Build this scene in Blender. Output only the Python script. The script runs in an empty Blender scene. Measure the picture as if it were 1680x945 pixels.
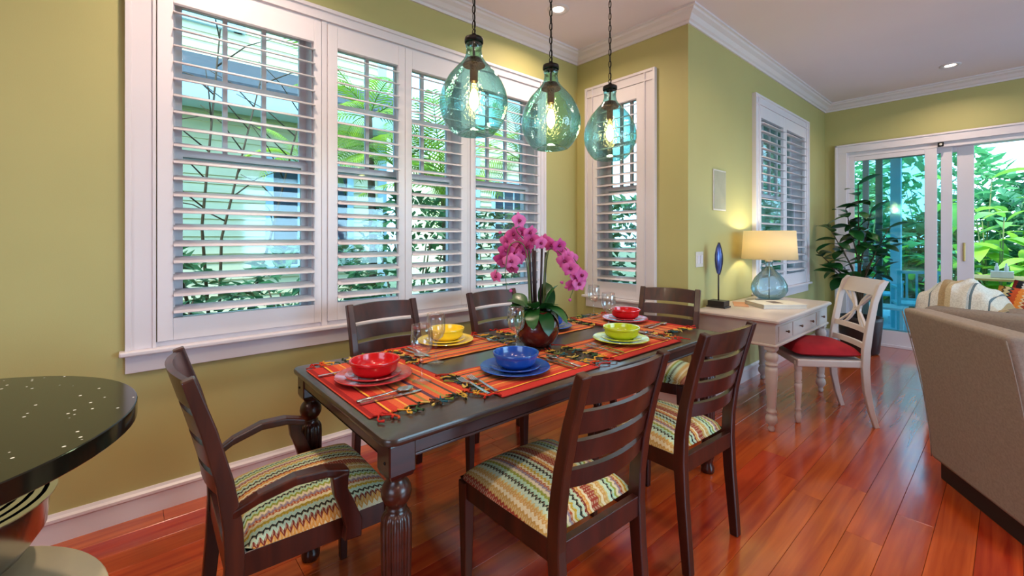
import bpy, bmesh, math, random
from mathutils import Vector, Matrix, Euler
PI = math.pi
random.seed(7)
S = bpy.context.scene
COL = S.collection

# ------------------------------------------------------------------ camera, sky, sun, large lights, exposure
H = 1.28
cam_data = bpy.data.cameras.new('camera')
cam = bpy.data.objects.new('camera', cam_data); COL.objects.link(cam)
cam.location = (0, 0, H)
cam.rotation_euler = (PI/2, 0, math.radians(48.9))
cam_data.sensor_width = 36; cam_data.sensor_fit = 'HORIZONTAL'
cam_data.lens = 36*717/1680
cam_data.shift_x = 0; cam_data.shift_y = -83.5/1680
cam_data.clip_start = 0.02; cam_data.clip_end = 200
S.camera = cam

world = bpy.data.worlds.new('world'); S.world = world; world.use_nodes = True
wn = world.node_tree; wn.nodes.clear()
wo = wn.nodes.new('ShaderNodeOutputWorld'); wb = wn.nodes.new('ShaderNodeBackground')
tc = wn.nodes.new('ShaderNodeTexCoord'); sp = wn.nodes.new('ShaderNodeSeparateXYZ'); wr = wn.nodes.new('ShaderNodeValToRGB')
wn.links.new(tc.outputs['Generated'], sp.inputs[0]); wn.links.new(sp.outputs['Z'], wr.inputs[0])
wr.color_ramp.elements[0].position = 0.0; wr.color_ramp.elements[0].color = (0.52, 0.79, 1.0, 1)
wr.color_ramp.elements[1].position = 0.9; wr.color_ramp.elements[1].color = (0.30, 0.60, 1.0, 1)
wn.links.new(wr.outputs[0], wb.inputs[0]); wb.inputs[1].default_value = 3.6
wn.links.new(wb.outputs[0], wo.inputs[0])

def light(name, kind, loc, rot=(0, 0, 0), energy=10, color=(1, 1, 1), **kw):
    d = bpy.data.lights.new(name, kind); d.energy = energy; d.color = color
    for k, v in kw.items(): setattr(d, k, v)
    o = bpy.data.objects.new(name, d); o.location = loc; o.rotation_euler = rot; COL.objects.link(o); return o
light('sun', 'SUN', (0, 0, 20), (math.radians(28), 0, math.radians(35)), 5.5, (1.0, 0.94, 0.78), angle=math.radians(12))
# unseen fill lights added to brighten the room, set at added window openings
light('fill_living_room', 'AREA', (4.0, 3.2, 1.5), (0, math.radians(90), 0), 100, (0.42, 0.76, 1.0), shape='RECTANGLE', size=1.9, size_y=3.2)
light('fill_kitchen', 'AREA', (0.8, -2.92, 1.6), (math.radians(90), 0, 0), 16, (0.95, 0.80, 0.95), shape='RECTANGLE', size=2.6, size_y=1.5)
S.view_settings.view_transform = 'Standard'; S.view_settings.look = 'None'
S.view_settings.exposure = 0.45; S.view_settings.gamma = 1.0
S.view_settings.use_curve_mapping = False
try:
    S.cycles.max_bounces = 10; S.cycles.diffuse_bounces = 5; S.cycles.transparent_max_bounces = 24
    S.cycles.caustics_reflective = False; S.cycles.caustics_refractive = False
    S.cycles.use_denoising = True; S.cycles.use_adaptive_sampling = False; S.cycles.denoising_prefilter = 'ACCURATE'; S.cycles.sample_clamp_indirect = 4.0
except Exception: pass

# ------------------------------------------------------------------ materials
def lin(c):
    if isinstance(c, str):
        c = tuple(int(c[i:i+2], 16)/255 for i in (0, 2, 4))
    return tuple((x/12.92 if x <= .04045 else ((x+.055)/1.055)**2.4) for x in c) + (1,)
def newmat(name):
    m = bpy.data.materials.new(name); m.use_nodes = True
    nt = m.node_tree; b = nt.nodes['Principled BSDF']; return m, nt, b
def N(nt, t, **kw):
    n = nt.nodes.new(t)
    for k, v in kw.items(): setattr(n, k, v)
    return n
def math_n(nt, op, a, b=None, c=None):
    n = nt.nodes.new('ShaderNodeMath'); n.operation = op
    for i, v in enumerate((a, b, c)):
        if v is None: continue
        if isinstance(v, (int, float)): n.inputs[i].default_value = v
        else: nt.links.new(v, n.inputs[i])
    return n.outputs[0]
def bump(nt, b, h, strength=.3, dist=.01):
    bn = N(nt, 'ShaderNodeBump'); bn.inputs['Strength'].default_value = strength; bn.inputs['Distance'].default_value = dist
    nt.links.new(h, bn.inputs['Height']); nt.links.new(bn.outputs[0], b.inputs['Normal'])
def simple(name, col, rough=.5, metal=0, var=.08, scale=8, bmp=0, bscale=80, coat=0, spec=.5, sheen=0):
    m, nt, b = newmat(name)
    c = lin(col)
    b.inputs['Roughness'].default_value = rough; b.inputs['Metallic'].default_value = metal
    b.inputs['Specular IOR Level'].default_value = spec
    if coat: b.inputs['Coat Weight'].default_value = coat; b.inputs['Coat Roughness'].default_value = .08
    t = N(nt, 'ShaderNodeTexCoord')
    n = N(nt, 'ShaderNodeTexNoise'); n.inputs['Scale'].default_value = scale; n.inputs['Detail'].default_value = 4
    nt.links.new(t.outputs['Object'], n.inputs['Vector'])
    r = N(nt, 'ShaderNodeValToRGB')
    r.color_ramp.elements[0].position = .3; r.color_ramp.elements[1].position = .7
    r.color_ramp.elements[0].color = tuple(x*(1-var) for x in c[:3])+(1,)
    r.color_ramp.elements[1].color = tuple(min(1, x*(1+var)) for x in c[:3])+(1,)
    nt.links.new(n.outputs[0], r.inputs[0]); nt.links.new(r.outputs[0], b.inputs['Base Color'])
    if bmp:
        n2 = N(nt, 'ShaderNodeTexNoise'); n2.inputs['Scale'].default_value = bscale
        nt.links.new(t.outputs['Object'], n2.inputs['Vector']); bump(nt, b, n2.outputs[0], bmp, .004)
    return m
def wood(name, c1, c2, rough=.3, scale=(3, 40, 40), coat=.3, rnd=.0, bmp=.03):
    m, nt, b = newmat(name)
    t = N(nt, 'ShaderNodeTexCoord'); mp = N(nt, 'ShaderNodeMapping'); mp.inputs['Scale'].default_value = scale
    nt.links.new(t.outputs['Object'], mp.inputs[0])
    oi = N(nt, 'ShaderNodeObjectInfo')
    add = N(nt, 'ShaderNodeVectorMath', operation='ADD'); mul = N(nt, 'ShaderNodeMath', operation='MULTIPLY'); mul.inputs[1].default_value = 37.
    nt.links.new(oi.outputs['Random'], mul.inputs[0]); nt.links.new(mp.outputs[0], add.inputs[0]); nt.links.new(mul.outputs[0], add.inputs[1])
    n = N(nt, 'ShaderNodeTexNoise'); n.inputs['Scale'].default_value = 1; n.inputs['Detail'].default_value = 6; n.inputs['Distortion'].default_value = .6
    nt.links.new(add.outputs[0], n.inputs['Vector'])
    r = N(nt, 'ShaderNodeValToRGB'); r.color_ramp.elements[0].position = .32; r.color_ramp.elements[1].position = .7
    r.color_ramp.elements[0].color = lin(c1); r.color_ramp.elements[1].color = lin(c2)
    nt.links.new(n.outputs[0], r.inputs[0])
    out = r.outputs[0]
    if rnd:
        hs = N(nt, 'ShaderNodeHueSaturation')
        nt.links.new(math_n(nt, 'MULTIPLY_ADD', oi.outputs['Random'], rnd, 1-rnd/2), hs.inputs['Value'])
        nt.links.new(math_n(nt, 'MULTIPLY_ADD', oi.outputs['Random'], .02, .49), hs.inputs['Hue'])
        nt.links.new(out, hs.inputs['Color']); out = hs.outputs[0]
    nt.links.new(out, b.inputs['Base Color'])
    b.inputs['Roughness'].default_value = rough
    b.inputs['Coat Weight'].default_value = coat; b.inputs['Coat Roughness'].default_value = .12
    if bmp: bump(nt, b, n.outputs[0], bmp, .001)
    else: b.inputs['Coat Roughness'].default_value = .14
    return m
def thin_glass(name, tint, edge, refl=.9, bumps=0, edgepow=2.0, base_spec=.06, fmax=.8):
    m = bpy.data.materials.new(name); m.use_nodes = True; nt = m.node_tree; nt.nodes.clear()
    o = N(nt, 'ShaderNodeOutputMaterial'); mx = N(nt, 'ShaderNodeMixShader'); tr = N(nt, 'ShaderNodeBsdfTransparent'); gl = N(nt, 'ShaderNodeBsdfGlossy')
    gl.inputs['Roughness'].default_value = .06; gl.inputs['Color'].default_value = (refl, refl, refl, 1)
    lw = N(nt, 'ShaderNodeLayerWeight'); lw.inputs['Blend'].default_value = .5
    pw = math_n(nt, 'POWER', lw.outputs['Facing'], edgepow)
    cm = N(nt, 'ShaderNodeMixRGB'); nt.links.new(pw, cm.inputs[0]); cm.inputs[1].default_value = lin(tint); cm.inputs[2].default_value = lin(edge)
    nt.links.new(cm.outputs[0], tr.inputs[0])
    fr = N(nt, 'ShaderNodeFresnel'); fr.inputs[0].default_value = 1.45
    if bumps:
        t = N(nt, 'ShaderNodeTexCoord'); vo = N(nt, 'ShaderNodeTexNoise'); vo.inputs['Scale'].default_value = 70; vo.inputs['Detail'].default_value = 1
        nt.links.new(t.outputs['Object'], vo.inputs['Vector'])
        bn = N(nt, 'ShaderNodeBump'); bn.inputs['Strength'].default_value = bumps; bn.inputs['Distance'].default_value = .01
        nt.links.new(vo.outputs[0], bn.inputs['Height']); nt.links.new(bn.outputs[0], gl.inputs['Normal']); nt.links.new(bn.outputs[0], fr.inputs['Normal'])
    f = math_n(nt, 'MINIMUM', math_n(nt, 'ADD', fr.outputs[0], base_spec), fmax)
    nt.links.new(f, mx.inputs[0]); nt.links.new(tr.outputs[0], mx.inputs[1]); nt.links.new(gl.outputs[0], mx.inputs[2]); nt.links.new(mx.outputs[0], o.inputs[0])
    return m
def leafmat(name, c1, c2, trans=.35, rough=.4, scale=6):
    m, nt, b = newmat(name)
    oi = N(nt, 'ShaderNodeObjectInfo'); t = N(nt, 'ShaderNodeTexCoord'); n = N(nt, 'ShaderNodeTexNoise'); n.inputs['Scale'].default_value = scale
    nt.links.new(t.outputs['Object'], n.inputs['Vector'])
    f = math_n(nt, 'ADD', math_n(nt, 'MULTIPLY', oi.outputs['Random'], .5), math_n(nt, 'MULTIPLY', n.outputs[0], .6))
    r = N(nt, 'ShaderNodeValToRGB'); r.color_ramp.elements[0].position = .2; r.color_ramp.elements[1].position = .8
    r.color_ramp.elements[0].color = lin(c1); r.color_ramp.elements[1].color = lin(c2)
    nt.links.new(f, r.inputs[0]); nt.links.new(r.outputs[0], b.inputs['Base Color']); b.inputs['Roughness'].default_value = rough
    tl = N(nt, 'ShaderNodeBsdfTranslucent'); nt.links.new(r.outputs[0], tl.inputs[0])
    mx = N(nt, 'ShaderNodeMixShader'); mx.inputs[0].default_value = trans
    o = nt.nodes['Material Output']; nt.links.new(b.outputs[0], mx.inputs[1]); nt.links.new(tl.outputs[0], mx.inputs[2]); nt.links.new(mx.outputs[0], o.inputs[0])
    return m
def emis(name, col, strength):
    m = bpy.data.materials.new(name); m.use_nodes = True; nt = m.node_tree; nt.nodes.clear()
    o = N(nt, 'ShaderNodeOutputMaterial'); e = N(nt, 'ShaderNodeEmission'); e.inputs[0].default_value = tuple(col)+(1,); e.inputs[1].default_value = strength
    nt.links.new(e.outputs[0], o.inputs[0]); return m
def bands(name, axis, period, stops, zig=0, zper=.02, zaxis='Y', rough=.85, weave=300, smoothramp=False, offset=0., tick=0):
    """colour bands along one object axis, optionally zigzagging along another"""
    m, nt, b = newmat(name)
    t = N(nt, 'ShaderNodeTexCoord'); s = N(nt, 'ShaderNodeSeparateXYZ'); nt.links.new(t.outputs['Object'], s.inputs[0])
    a = s.outputs[axis]
    if zig:
        z = math_n(nt, 'PINGPONG', s.outputs[zaxis], zper/2)
        z = math_n(nt, 'MULTIPLY', z, zig/(zper/2))
        # alternate bands zigzag more strongly than others
        w = math_n(nt, 'SINE', math_n(nt, 'MULTIPLY', a, 70.0))
        w = math_n(nt, 'MULTIPLY_ADD', w, .30, .70)
        a = math_n(nt, 'ADD', a, math_n(nt, 'MULTIPLY', z, w))
    fr = math_n(nt, 'FRACT', math_n(nt, 'ADD', math_n(nt, 'DIVIDE', a, period), 10.0+offset))
    cols = []
    pos = 0; tot = sum(w for _, w in stops)
    r = N(nt, 'ShaderNodeValToRGB'); cr = r.color_ramp; cr.interpolation = 'CONSTANT' if not smoothramp else 'LINEAR'
    for i, (c, w) in enumerate(stops):
        if i == 0: e = cr.elements[0]; e.position = 0
        elif i == 1: e = cr.elements[1]; e.position = pos/tot
        else: e = cr.elements.new(pos/tot)
        e.color = lin(c); pos += w
    nt.links.new(fr, r.inputs[0])
    colr = r.outputs[0]
    if tick:
        t1 = math_n(nt, 'GREATER_THAN', math_n(nt, 'FRACT', math_n(nt, 'MULTIPLY_ADD', s.outputs[zaxis], 1/.0083, 50.0)), .5)
        t2 = math_n(nt, 'GREATER_THAN', math_n(nt, 'FRACT', math_n(nt, 'MULTIPLY_ADD', a, 1/.0118, 50.3)), .45)
        tm = math_n(nt, 'MULTIPLY', math_n(nt, 'MULTIPLY', t1, t2), tick)
        m3 = N(nt, 'ShaderNodeMixRGB'); nt.links.new(tm, m3.inputs[0]); nt.links.new(colr, m3.inputs[1]); m3.inputs[2].default_value = lin('d9cfa6'); colr = m3.outputs[0]
    ns = N(nt, 'ShaderNodeTexNoise'); ns.inputs['Scale'].default_value = weave; nt.links.new(t.outputs['Object'], ns.inputs['Vector'])
    mx = N(nt, 'ShaderNodeMixRGB', blend_type='MULTIPLY'); mx.inputs[0].default_value = .5
    nt.links.new(colr, mx.inputs[1])
    r2 = N(nt, 'ShaderNodeValToRGB'); r2.color_ramp.elements[0].position = .3; r2.color_ramp.elements[1].position = .6
    r2.color_ramp.elements[0].color = (.45, .42, .4, 1); r2.color_ramp.elements[1].color = (1, 1, 1, 1)
    nt.links.new(ns.outputs[0], r2.inputs[0]); nt.links.new(r2.outputs[0], mx.inputs[2])
    nt.links.new(mx.outputs[0], b.inputs['Base Color']); b.inputs['Roughness'].default_value = rough; b.inputs['Specular IOR Level'].default_value = .2
    bump(nt, b, ns.outputs[0], .35, .002)
    return m

M = {}
M['wall'] = simple('painted_wall', 'b3ad72', .6, var=.03, scale=2, bmp=.05, bscale=200)
M['white'] = simple('white_trim_paint', 'dcd6dc', .35, var=.02, scale=3)
M['ceiling'] = simple('ceiling_paint', 'e2d8e0', .8, var=.02, scale=1.5)
M['shutter'] = simple('shutter_paint', 'e2dce2', .35, var=.02, scale=4)
M['plank'] = wood('cherry_floor', '963414', 'c25722', .2, (22, 1.2, 22), .7, .15, 0)
M['gap'] = simple('floor_gap', '2a0c06', .8)
M['table'] = wood('espresso_table', '2a100b', '431c12', .3, (30, 2.5, 30), .15, .1)
M['tabletop'] = wood('espresso_tabletop', '2e1f1a', '3e2c24', .33, (30, 2.0, 30), .35, .05)
M['chair'] = wood('walnut_chair', '2a1009', '481b0f', .34, (25, 25, 3), .15, .25)
M['desk'] = simple('cream_paint', 'bdb0aa', .35, var=.04, scale=5)
M['zig'] = bands('zigzag_fabric', 'X', .235, [('96402f', 22), ('b99550', 8), ('d8cda6', 6), ('c49a55', 9), ('c5b26a', 5), ('b9d3b8', 9), ('1d241c', 6), ('a6cfae', 7), ('8f9a3a', 7), ('d9cfae', 6),
      ('8d7f8e', 6), ('a4522f', 6), ('d3c9a0', 6), ('b39a2d', 7), ('a9c9b4', 8), ('2a2a22', 6), ('b5cfb4', 6), ('7a2f26', 6), ('cf9447', 8), ('ddd3ad', 7)], zig=.0105, zper=.0165, weave=500, tick=.42)
_st = [('8e1c1c', 5), ('b8302a', 12), ('7a1418', 2), ('f0b040', 2), ('bf3a2c', 8), ('d0603a', 8), ('e0a050', 2), ('c9543a', 8), ('5c3a2c', 3), ('cf6a3e', 6), ('8f7a46', 4), ('d67c4a', 6), ('5a3a4c', 5),
       ('c95c3a', 6), ('a08a4c', 4), ('d66c42', 8), ('4a4a44', 3), ('cc5c3a', 7), ('e2a850', 2), ('c0402c', 8)]
M['mat'] = bands('striped_mat', 'Y', .345, _st, weave=350, offset=.5)
M['fringe'] = bands('striped_fringe', 'Y', .345, [('b3261e', 12), ('c94a25', 6), ('d9a23c', 9), ('3c5a3a', 6), ('22301f', 6), ('d8bb62', 7), ('4a3320', 6), ('275a66', 6), ('7d8d3e', 6), ('1f2a22', 7), ('c9a445', 6), ('9c3020', 9)], weave=200, offset=.5)
M['steel'] = simple('stainless_steel', 'c9c6c4', .2, 1, var=.05)
M['blackmetal'] = simple('black_iron', '1d1512', .45, .6)
M['bronze'] = simple('aged_bronze', '5a3a2c', .4, .6)
for k, c in dict(red='c8141c', redplate='b32a30', yellow='f0d030', green='c3cf2c', blue='1f4fa8').items():
    M['glaze_'+k] = simple('glaze_'+k, c, .22, var=.06, scale=20, coat=.5)
M['glass'] = thin_glass('clear_glass', 'fdfefe', 'f2f6f6', base_spec=.05, edgepow=3.0, fmax=.3)
M['pane'] = thin_glass('window_pane', 'eef8f8', 'd6eeee', base_spec=.01)
M['doorpane'] = thin_glass('door_pane', 'e6f8fa', 'dcf4f8', base_spec=.02)
M['teal'] = thin_glass('teal_glass', 'c6f0ec', '48b4ac', .95, .3, 2.4, .04, .6)
M['lampglass'] = thin_glass('blue_lamp_glass', 'dcf2f8', '74bcd0', .9, .2, 2, .05)
M['granite'] = None
m, nt, b = newmat('speckled_granite'); M['granite'] = m
t = N(nt, 'ShaderNodeTexCoord'); v = N(nt, 'ShaderNodeTexVoronoi'); v.inputs['Scale'].default_value = 34; nt.links.new(t.outputs['Object'], v.inputs['Vector'])
r = N(nt, 'ShaderNodeValToRGB'); r.color_ramp.elements[0].position = .07; r.color_ramp.elements[0].color = (.85, .9, .85, 1); r.color_ramp.elements[1].position = .11; r.color_ramp.elements[1].color = lin('16150f')
nt.links.new(v.outputs['Distance'], r.inputs[0]); nt.links.new(r.outputs[0], b.inputs['Base Color']); b.inputs['Roughness'].default_value = .12
M['beige'] = simple('beige_laminate', 'c9bd9a', .45, var=.05)
M['cupboard'] = simple('cupboard_paint', 'a8a08e', .5)
M['sofa'] = simple('taupe_upholstery', '8f8378', .95, var=.12, scale=90, bmp=.5, bscale=500, spec=.15)
M['sofablack'] = simple('black_plinth', '17100e', .5)
M['redfab'] = simple('red_cushion_cloth', '8e1822', .8, var=.12, scale=14, bmp=.2, bscale=300, spec=.2)
M['throw'] = bands('striped_throw', 'X', .30, [('d8d8cf', 16), ('b9c4c6', 3), ('5f7076', 3), ('d4d2c6', 20), ('5f7076', 2), ('cfcabb', 10), ('a8906a', 9), ('c9b894', 8), ('d8d8cf', 6)], weave=160, smoothramp=False)
M['pillow1'] = bands('zigzag_pillow', 'X', .22, [('b98a3f', 10), ('5b4a2a', 4), ('c9bf8e', 8), ('2d3a3a', 4), ('c4532a', 8), ('e08a3a', 10), ('d8c9a0', 4), ('a3472f', 6), ('cfae62', 10)], zig=.02, zper=.025, zaxis='Z')
M['pillow2'] = bands('dark_red_pillow', 'X', .30, [('7a2022', 16), ('1f2226', 5), ('d8d4cc', 6), ('2a3036', 4), ('dcdad4', 14)], zig=.01, zper=.02, zaxis='Z')
M['shade'] = None
m, nt, b = newmat('lamp_shade_linen'); M['shade'] = m
b.inputs['Base Color'].default_value = lin('f6ead0'); b.inputs['Roughness'].default_value = .9
tl = N(nt, 'ShaderNodeBsdfTranslucent'); tl.inputs[0].default_value = lin('fbefd0')
mx = N(nt, 'ShaderNodeMixShader'); mx.inputs[0].default_value = .62
nt.links.new(b.outputs[0], mx.inputs[1]); nt.links.new(tl.outputs[0], mx.inputs[2]); nt.links.new(mx.outputs[0], nt.nodes['Material Output'].inputs[0])
M['bulb'] = emis('glowing_bulb', (1.0, .62, .24), 45)
M['filament'] = emis('glowing_filament', (1.0, .70, .30), 26)
M['downlight'] = emis('downlight_lens', (1.0, .86, .66), 9)
M['petal'] = leafmat('orchid_petal', 'c43a94', 'e878bc', .3, .5, 40)
M['lip'] = simple('orchid_lip', '7d1048', .5)
M['orchleaf'] = leafmat('orchid_leaf', '16401f', '2f6b2c', .15, .3, 8)
M['stem'] = simple('green_stem', '5a6a34', .5)
M['stake'] = simple('dark_stake', '2a1218', .5)
M['pot'] = simple('oxblood_glaze', '5a1712', .22, var=.25, scale=12, coat=.6)
M['ficus'] = leafmat('rubber_plant_leaf', '12331c', '2c6a2e', .15, .28, 5)
M['bark'] = simple('bark', '4a3c2c', .9, bmp=.5, bscale=60)
M['garden1'] = leafmat('bright_garden_leaf', '4a9a3a', 'b4e05a', .5, .35, 3)
M['garden2'] = leafmat('deep_garden_leaf', '2f7a48', '6ab87a', .35, .4, 3)
M['palm'] = leafmat('palm_leaflet', '3f7a26', 'a8c93a', .4, .45, 2)
M['hedge'] = leafmat('hedge_leaf', '1d4a2c', '4a9060', .35, .5, 4)
M['siding'] = simple('pale_yellow_siding', 'efe6c4', .7, var=.03)
M['bluetrim'] = simple('pale_blue_trim', 'bcdcf0', .6, var=.03)
M['roofing'] = simple('slate_roof', '3f4a55', .8, var=.2, scale=30)
M['darkglass'] = simple('dark_window_glass', '1f3d55', .12)
M['deck'] = simple('pale_deck', '9fb4bd', .6, var=.08, scale=10)
M['soil'] = simple('garden_soil', '5a6a4a', .95, var=.3, scale=5)
M['aqua'] = simple('aqua_painted_metal', '5fb9c9', .4)
M['tan'] = simple('tan_wicker', 'b98f4a', .8)
M['plate_white'] = simple('white_plastic', 'cfcac2', .5)
M['grille'] = simple('speaker_cloth', 'a7a690', .8, bmp=.4, bscale=600)
M['bluegrey'] = simple('iridescent_blue_shell', '4a5a9a', .25, .5, var=.5, scale=14)
M['mask'] = simple('dark_carved_wood', '241a1c', .4)
M['paper'] = simple('book_pages', 'cfc6b8', .7); M['bookpic'] = simple('book_cover_print', '4a2c26', .5)
M['brass'] = simple('brass', 'b39a62', .3, .9)

# ------------------------------------------------------------------ mesh builder
class MB:
    def __init__(s): s.v = []; s.f = []
    def add(s, vs, fs):
        o = len(s.v); s.v += [tuple(p) for p in vs]; s.f += [tuple(i+o for i in f) for f in fs]; return s
    def box(s, x0, x1, y0, y1, z0, z1):
        vs = [(x, y, z) for z in (z0, z1) for y in (y0, y1) for x in (x0, x1)]
        return s.add(vs, [(0, 2, 3, 1), (4, 5, 7, 6), (0, 1, 5, 4), (2, 6, 7, 3), (0, 4, 6, 2), (1, 3, 7, 5)])
    def obox(s, c, size, rot=(0, 0, 0)):
        R = Euler(rot).to_matrix(); vs = []
        for z in (-.5, .5):
            for y in (-.5, .5):
                for x in (-.5, .5):
                    vs.append(Vector(c)+R @ Vector((x*size[0], y*size[1], z*size[2])))
        return s.add(vs, [(0, 2, 3, 1), (4, 5, 7, 6), (0, 1, 5, 4), (2, 6, 7, 3), (0, 4, 6, 2), (1, 3, 7, 5)])
    def rings(s, rings, closed=True, caps=True):
        n = len(rings[0]); vs = [p for r in rings for p in r]; fs = []
        for i in range(len(rings)-1):
            for j in range(n if closed else n-1):
                a = i*n+j; b = i*n+(j+1) % n
                fs.append((a, b, b+n, a+n))
        if caps and closed:
            fs.append(tuple(range(n-1, -1, -1))); fs.append(tuple((len(rings)-1)*n+j for j in range(n)))
        return s.add(vs, fs)
    def lathe(s, prof, seg=24, c=(0, 0, 0), flute=None, caps=True, square=None):
        rings = []
        for (r, z) in prof:
            ring = []
            for j in range(seg):
                a = 2*PI*j/seg; rr = r
                if flute and flute[1] <= z <= flute[2]: rr = r*(1-.10*abs(math.cos(a*flute[0]/2)) ** 3)
                ring.append((c[0]+rr*math.cos(a), c[1]+rr*math.sin(a), c[2]+z))
            rings.append(ring)
        return s.rings(rings, True, caps)
    def tube(s, pts, r, seg=8, caps=True):
        pts = [Vector(p) for p in pts]; rings = []
        up = Vector((0, 0, 1)); prev = None
        for i, p in enumerate(pts):
            d = (pts[min(i+1, len(pts)-1)]-pts[max(i-1, 0)])
            if d.length < 1e-9: d = Vector((0, 0, 1))
            d.normalize()
            if prev is None:
                a = d.cross(up)
                if a.length < .1: a = d.cross(Vector((1, 0, 0)))
            else: a = prev - d*prev.dot(d)
            a.normalize(); prev = a; b_ = d.cross(a)
            rr = r[i] if isinstance(r, (list, tuple)) else r
            rings.append([p+(a*math.cos(2*PI*j/seg)+b_*math.sin(2*PI*j/seg))*rr for j in range(seg)])
        return s.rings(rings, True, caps)
    def sweep(s, prof, x, w, d):
        """rectangular bar following a (y,z) profile in the plane x; w wide, d[i] deep"""
        rings = []
        for i, (y, z) in enumerate(prof):
            a = Vector(prof[max(i-1, 0)]); b_ = Vector(prof[min(i+1, len(prof)-1)]); t = (b_-a).normalized(); n = Vector((t[1], -t[0]))
            dd = d[i] if isinstance(d, (list, tuple)) else d
            xx = x[i] if isinstance(x, (list, tuple)) else x
            p = Vector((y, z)); q0 = p-n*dd/2; q1 = p+n*dd/2
            rings.append([(xx-w/2, q0[0], q0[1]), (xx+w/2, q0[0], q0[1]), (xx+w/2, q1[0], q1[1]), (xx-w/2, q1[0], q1[1])])
        return s.rings(rings)
    def grid(s, fn, nu, nv):
        vs = [fn(i/nu, j/nv) for j in range(nv+1) for i in range(nu+1)]
        fs = [(j*(nu+1)+i, j*(nu+1)+i+1, (j+1)*(nu+1)+i+1, (j+1)*(nu+1)+i) for j in range(nv) for i in range(nu)]
        return s.add(vs, fs)
    def mesh(s, name, mat, smooth=False, fixn=True):
        me = bpy.data.meshes.new(name); me.from_pydata(s.v, [], s.f); me.update()
        if fixn:
            bm = bmesh.new(); bm.from_mesh(me); bmesh.ops.recalc_face_normals(bm, faces=bm.faces); bm.to_mesh(me); bm.free()
        if mat: me.materials.append(mat)
        if smooth: me.polygons.foreach_set('use_smooth', [True]*len(me.polygons))
        return me
    def build(s, name, mat, parent=None, smooth=False, bevel=0, seg=2, solid=0, subsurf=0, loc=None, rot=None, fixn=True):
        return obj(name, s.mesh(name, mat, smooth, fixn), parent, loc, rot, bevel, seg, solid, subsurf)
def obj(name, me, parent=None, loc=None, rot=None, bevel=0, seg=2, solid=0, subsurf=0):
    o = bpy.data.objects.new(name, me); COL.objects.link(o)
    if parent: o.parent = parent
    if loc is not None: o.location = loc
    if rot is not None: o.rotation_euler = rot
    if solid: md = o.modifiers.new('solid', 'SOLIDIFY'); md.thickness = solid; md.offset = 0
    if bevel:
        md = o.modifiers.new('bevel', 'BEVEL'); md.width = bevel; md.segments = seg; md.limit_method = 'ANGLE'; md.angle_limit = math.radians(40)
    if subsurf: md = o.modifiers.new('sub', 'SUBSURF'); md.levels = subsurf; md.render_levels = subsurf
    return o
def autosmooth(o, ang=40):
    me = o.data; me.polygons.foreach_set('use_smooth', [True]*len(me.polygons))
    try: me.set_sharp_from_angle(angle=math.radians(ang))
    except Exception: pass
    return o
def thing(name, label, cat, loc=(0, 0, 0), rz=0, group=None):
    o = bpy.data.objects.new(name, None); COL.objects.link(o); o.location = loc; o.rotation_euler = (0, 0, rz)
    o.empty_display_size = .05
    o['label'] = label; o['category'] = cat
    if group: o['group'] = group
    return o
def tag(o, label, cat, group=None, kind=None):
    o['label'] = label; o['category'] = cat
    if group: o['group'] = group
    if kind: o['kind'] = kind
    return o
def struct(o, label=None, cat=None):
    o['kind'] = 'structure'
    if label: o['label'] = label; o['category'] = cat
    return o
def sempty(name, label, cat, loc=(0, 0, 0), rz=0):
    o = bpy.data.objects.new(name, None); COL.objects.link(o); o.location = loc; o.rotation_euler = (0, 0, rz); return struct(o, label, cat)
CH = {}
def copy_tree(o, parent=None):
    c = o.copy(); COL.objects.link(c)
    if parent: c.parent = parent
    for ch in list(o.children): copy_tree(ch, c)
    return c
def dup(root, loc, rz=None, label=None, group=None):
    c = copy_tree(root); c.location = loc
    if rz is not None: c.rotation_euler = (0, 0, rz)
    if label: c['label'] = label
    if group: c['group'] = group
    return c

# ------------------------------------------------------------------ room shell
XL, YN, XM, YF, ZC = -2.64, 3.10, -1.576, 6.66, 2.95
XR, YB, TH = 4.2, -3.0, .16
def wall_with_holes(name, axis, pos, th, a0, a1, holes, z0, z1, label):
    """wall slab with rectangular openings; axis 'x': plane x=pos running along y; holes (a0,a1,z0,z1)"""
    mb = MB()
    def put(u0, u1, w0, w1):
        if u1-u0 < 1e-4 or w1-w0 < 1e-4: return
        lo, hi = min(pos, pos+th), max(pos, pos+th)
        if axis == 'x': mb.box(lo, hi, u0, u1, w0, w1)
        else: mb.box(u0, u1, lo, hi, w0, w1)
    cur = a0
    for h in sorted(holes):
        put(cur, h[0], z0, z1); put(h[0], h[1], z0, h[2]); put(h[0], h[1], h[3], z1); cur = h[1]
    put(cur, a1, z0, z1)
    return struct(mb.build(name, M['wall']), label, 'wall')
WZ0, WZ1 = .82, 2.49
wall_with_holes('wall_left', 'x', XL, -TH, YB, YN+TH, [(.14, .80, WZ0, WZ1), (.90, 1.815, WZ0, WZ1), (1.905, 2.575, WZ0, WZ1)], 0, ZC, 'yellow-green wall with the long row of shuttered windows')
wall_with_holes('wall_corner', 'y', YN, TH, XL, XM, [(-2.40, -1.98, WZ0, WZ1)], 0, ZC, 'short yellow-green wall holding the single narrow shuttered window')
wall_with_holes('wall_middle', 'x', XM, -TH, YN+TH, YF, [(4.42, 5.78, WZ0, WZ1)], 0, ZC, 'green wall behind the cream writing desk')
wall_with_holes('wall_far', 'y', YF, TH, XM-TH, XR, [(-1.36, 2.6, .0, 2.32)], 0, ZC, 'far green wall around the sliding patio doors')
wall_with_holes('wall_right', 'x', XR, TH, YB, YF, [(1.6, 4.8, .55, 2.45)], 0, ZC, 'right-hand living room wall out of view')
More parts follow.
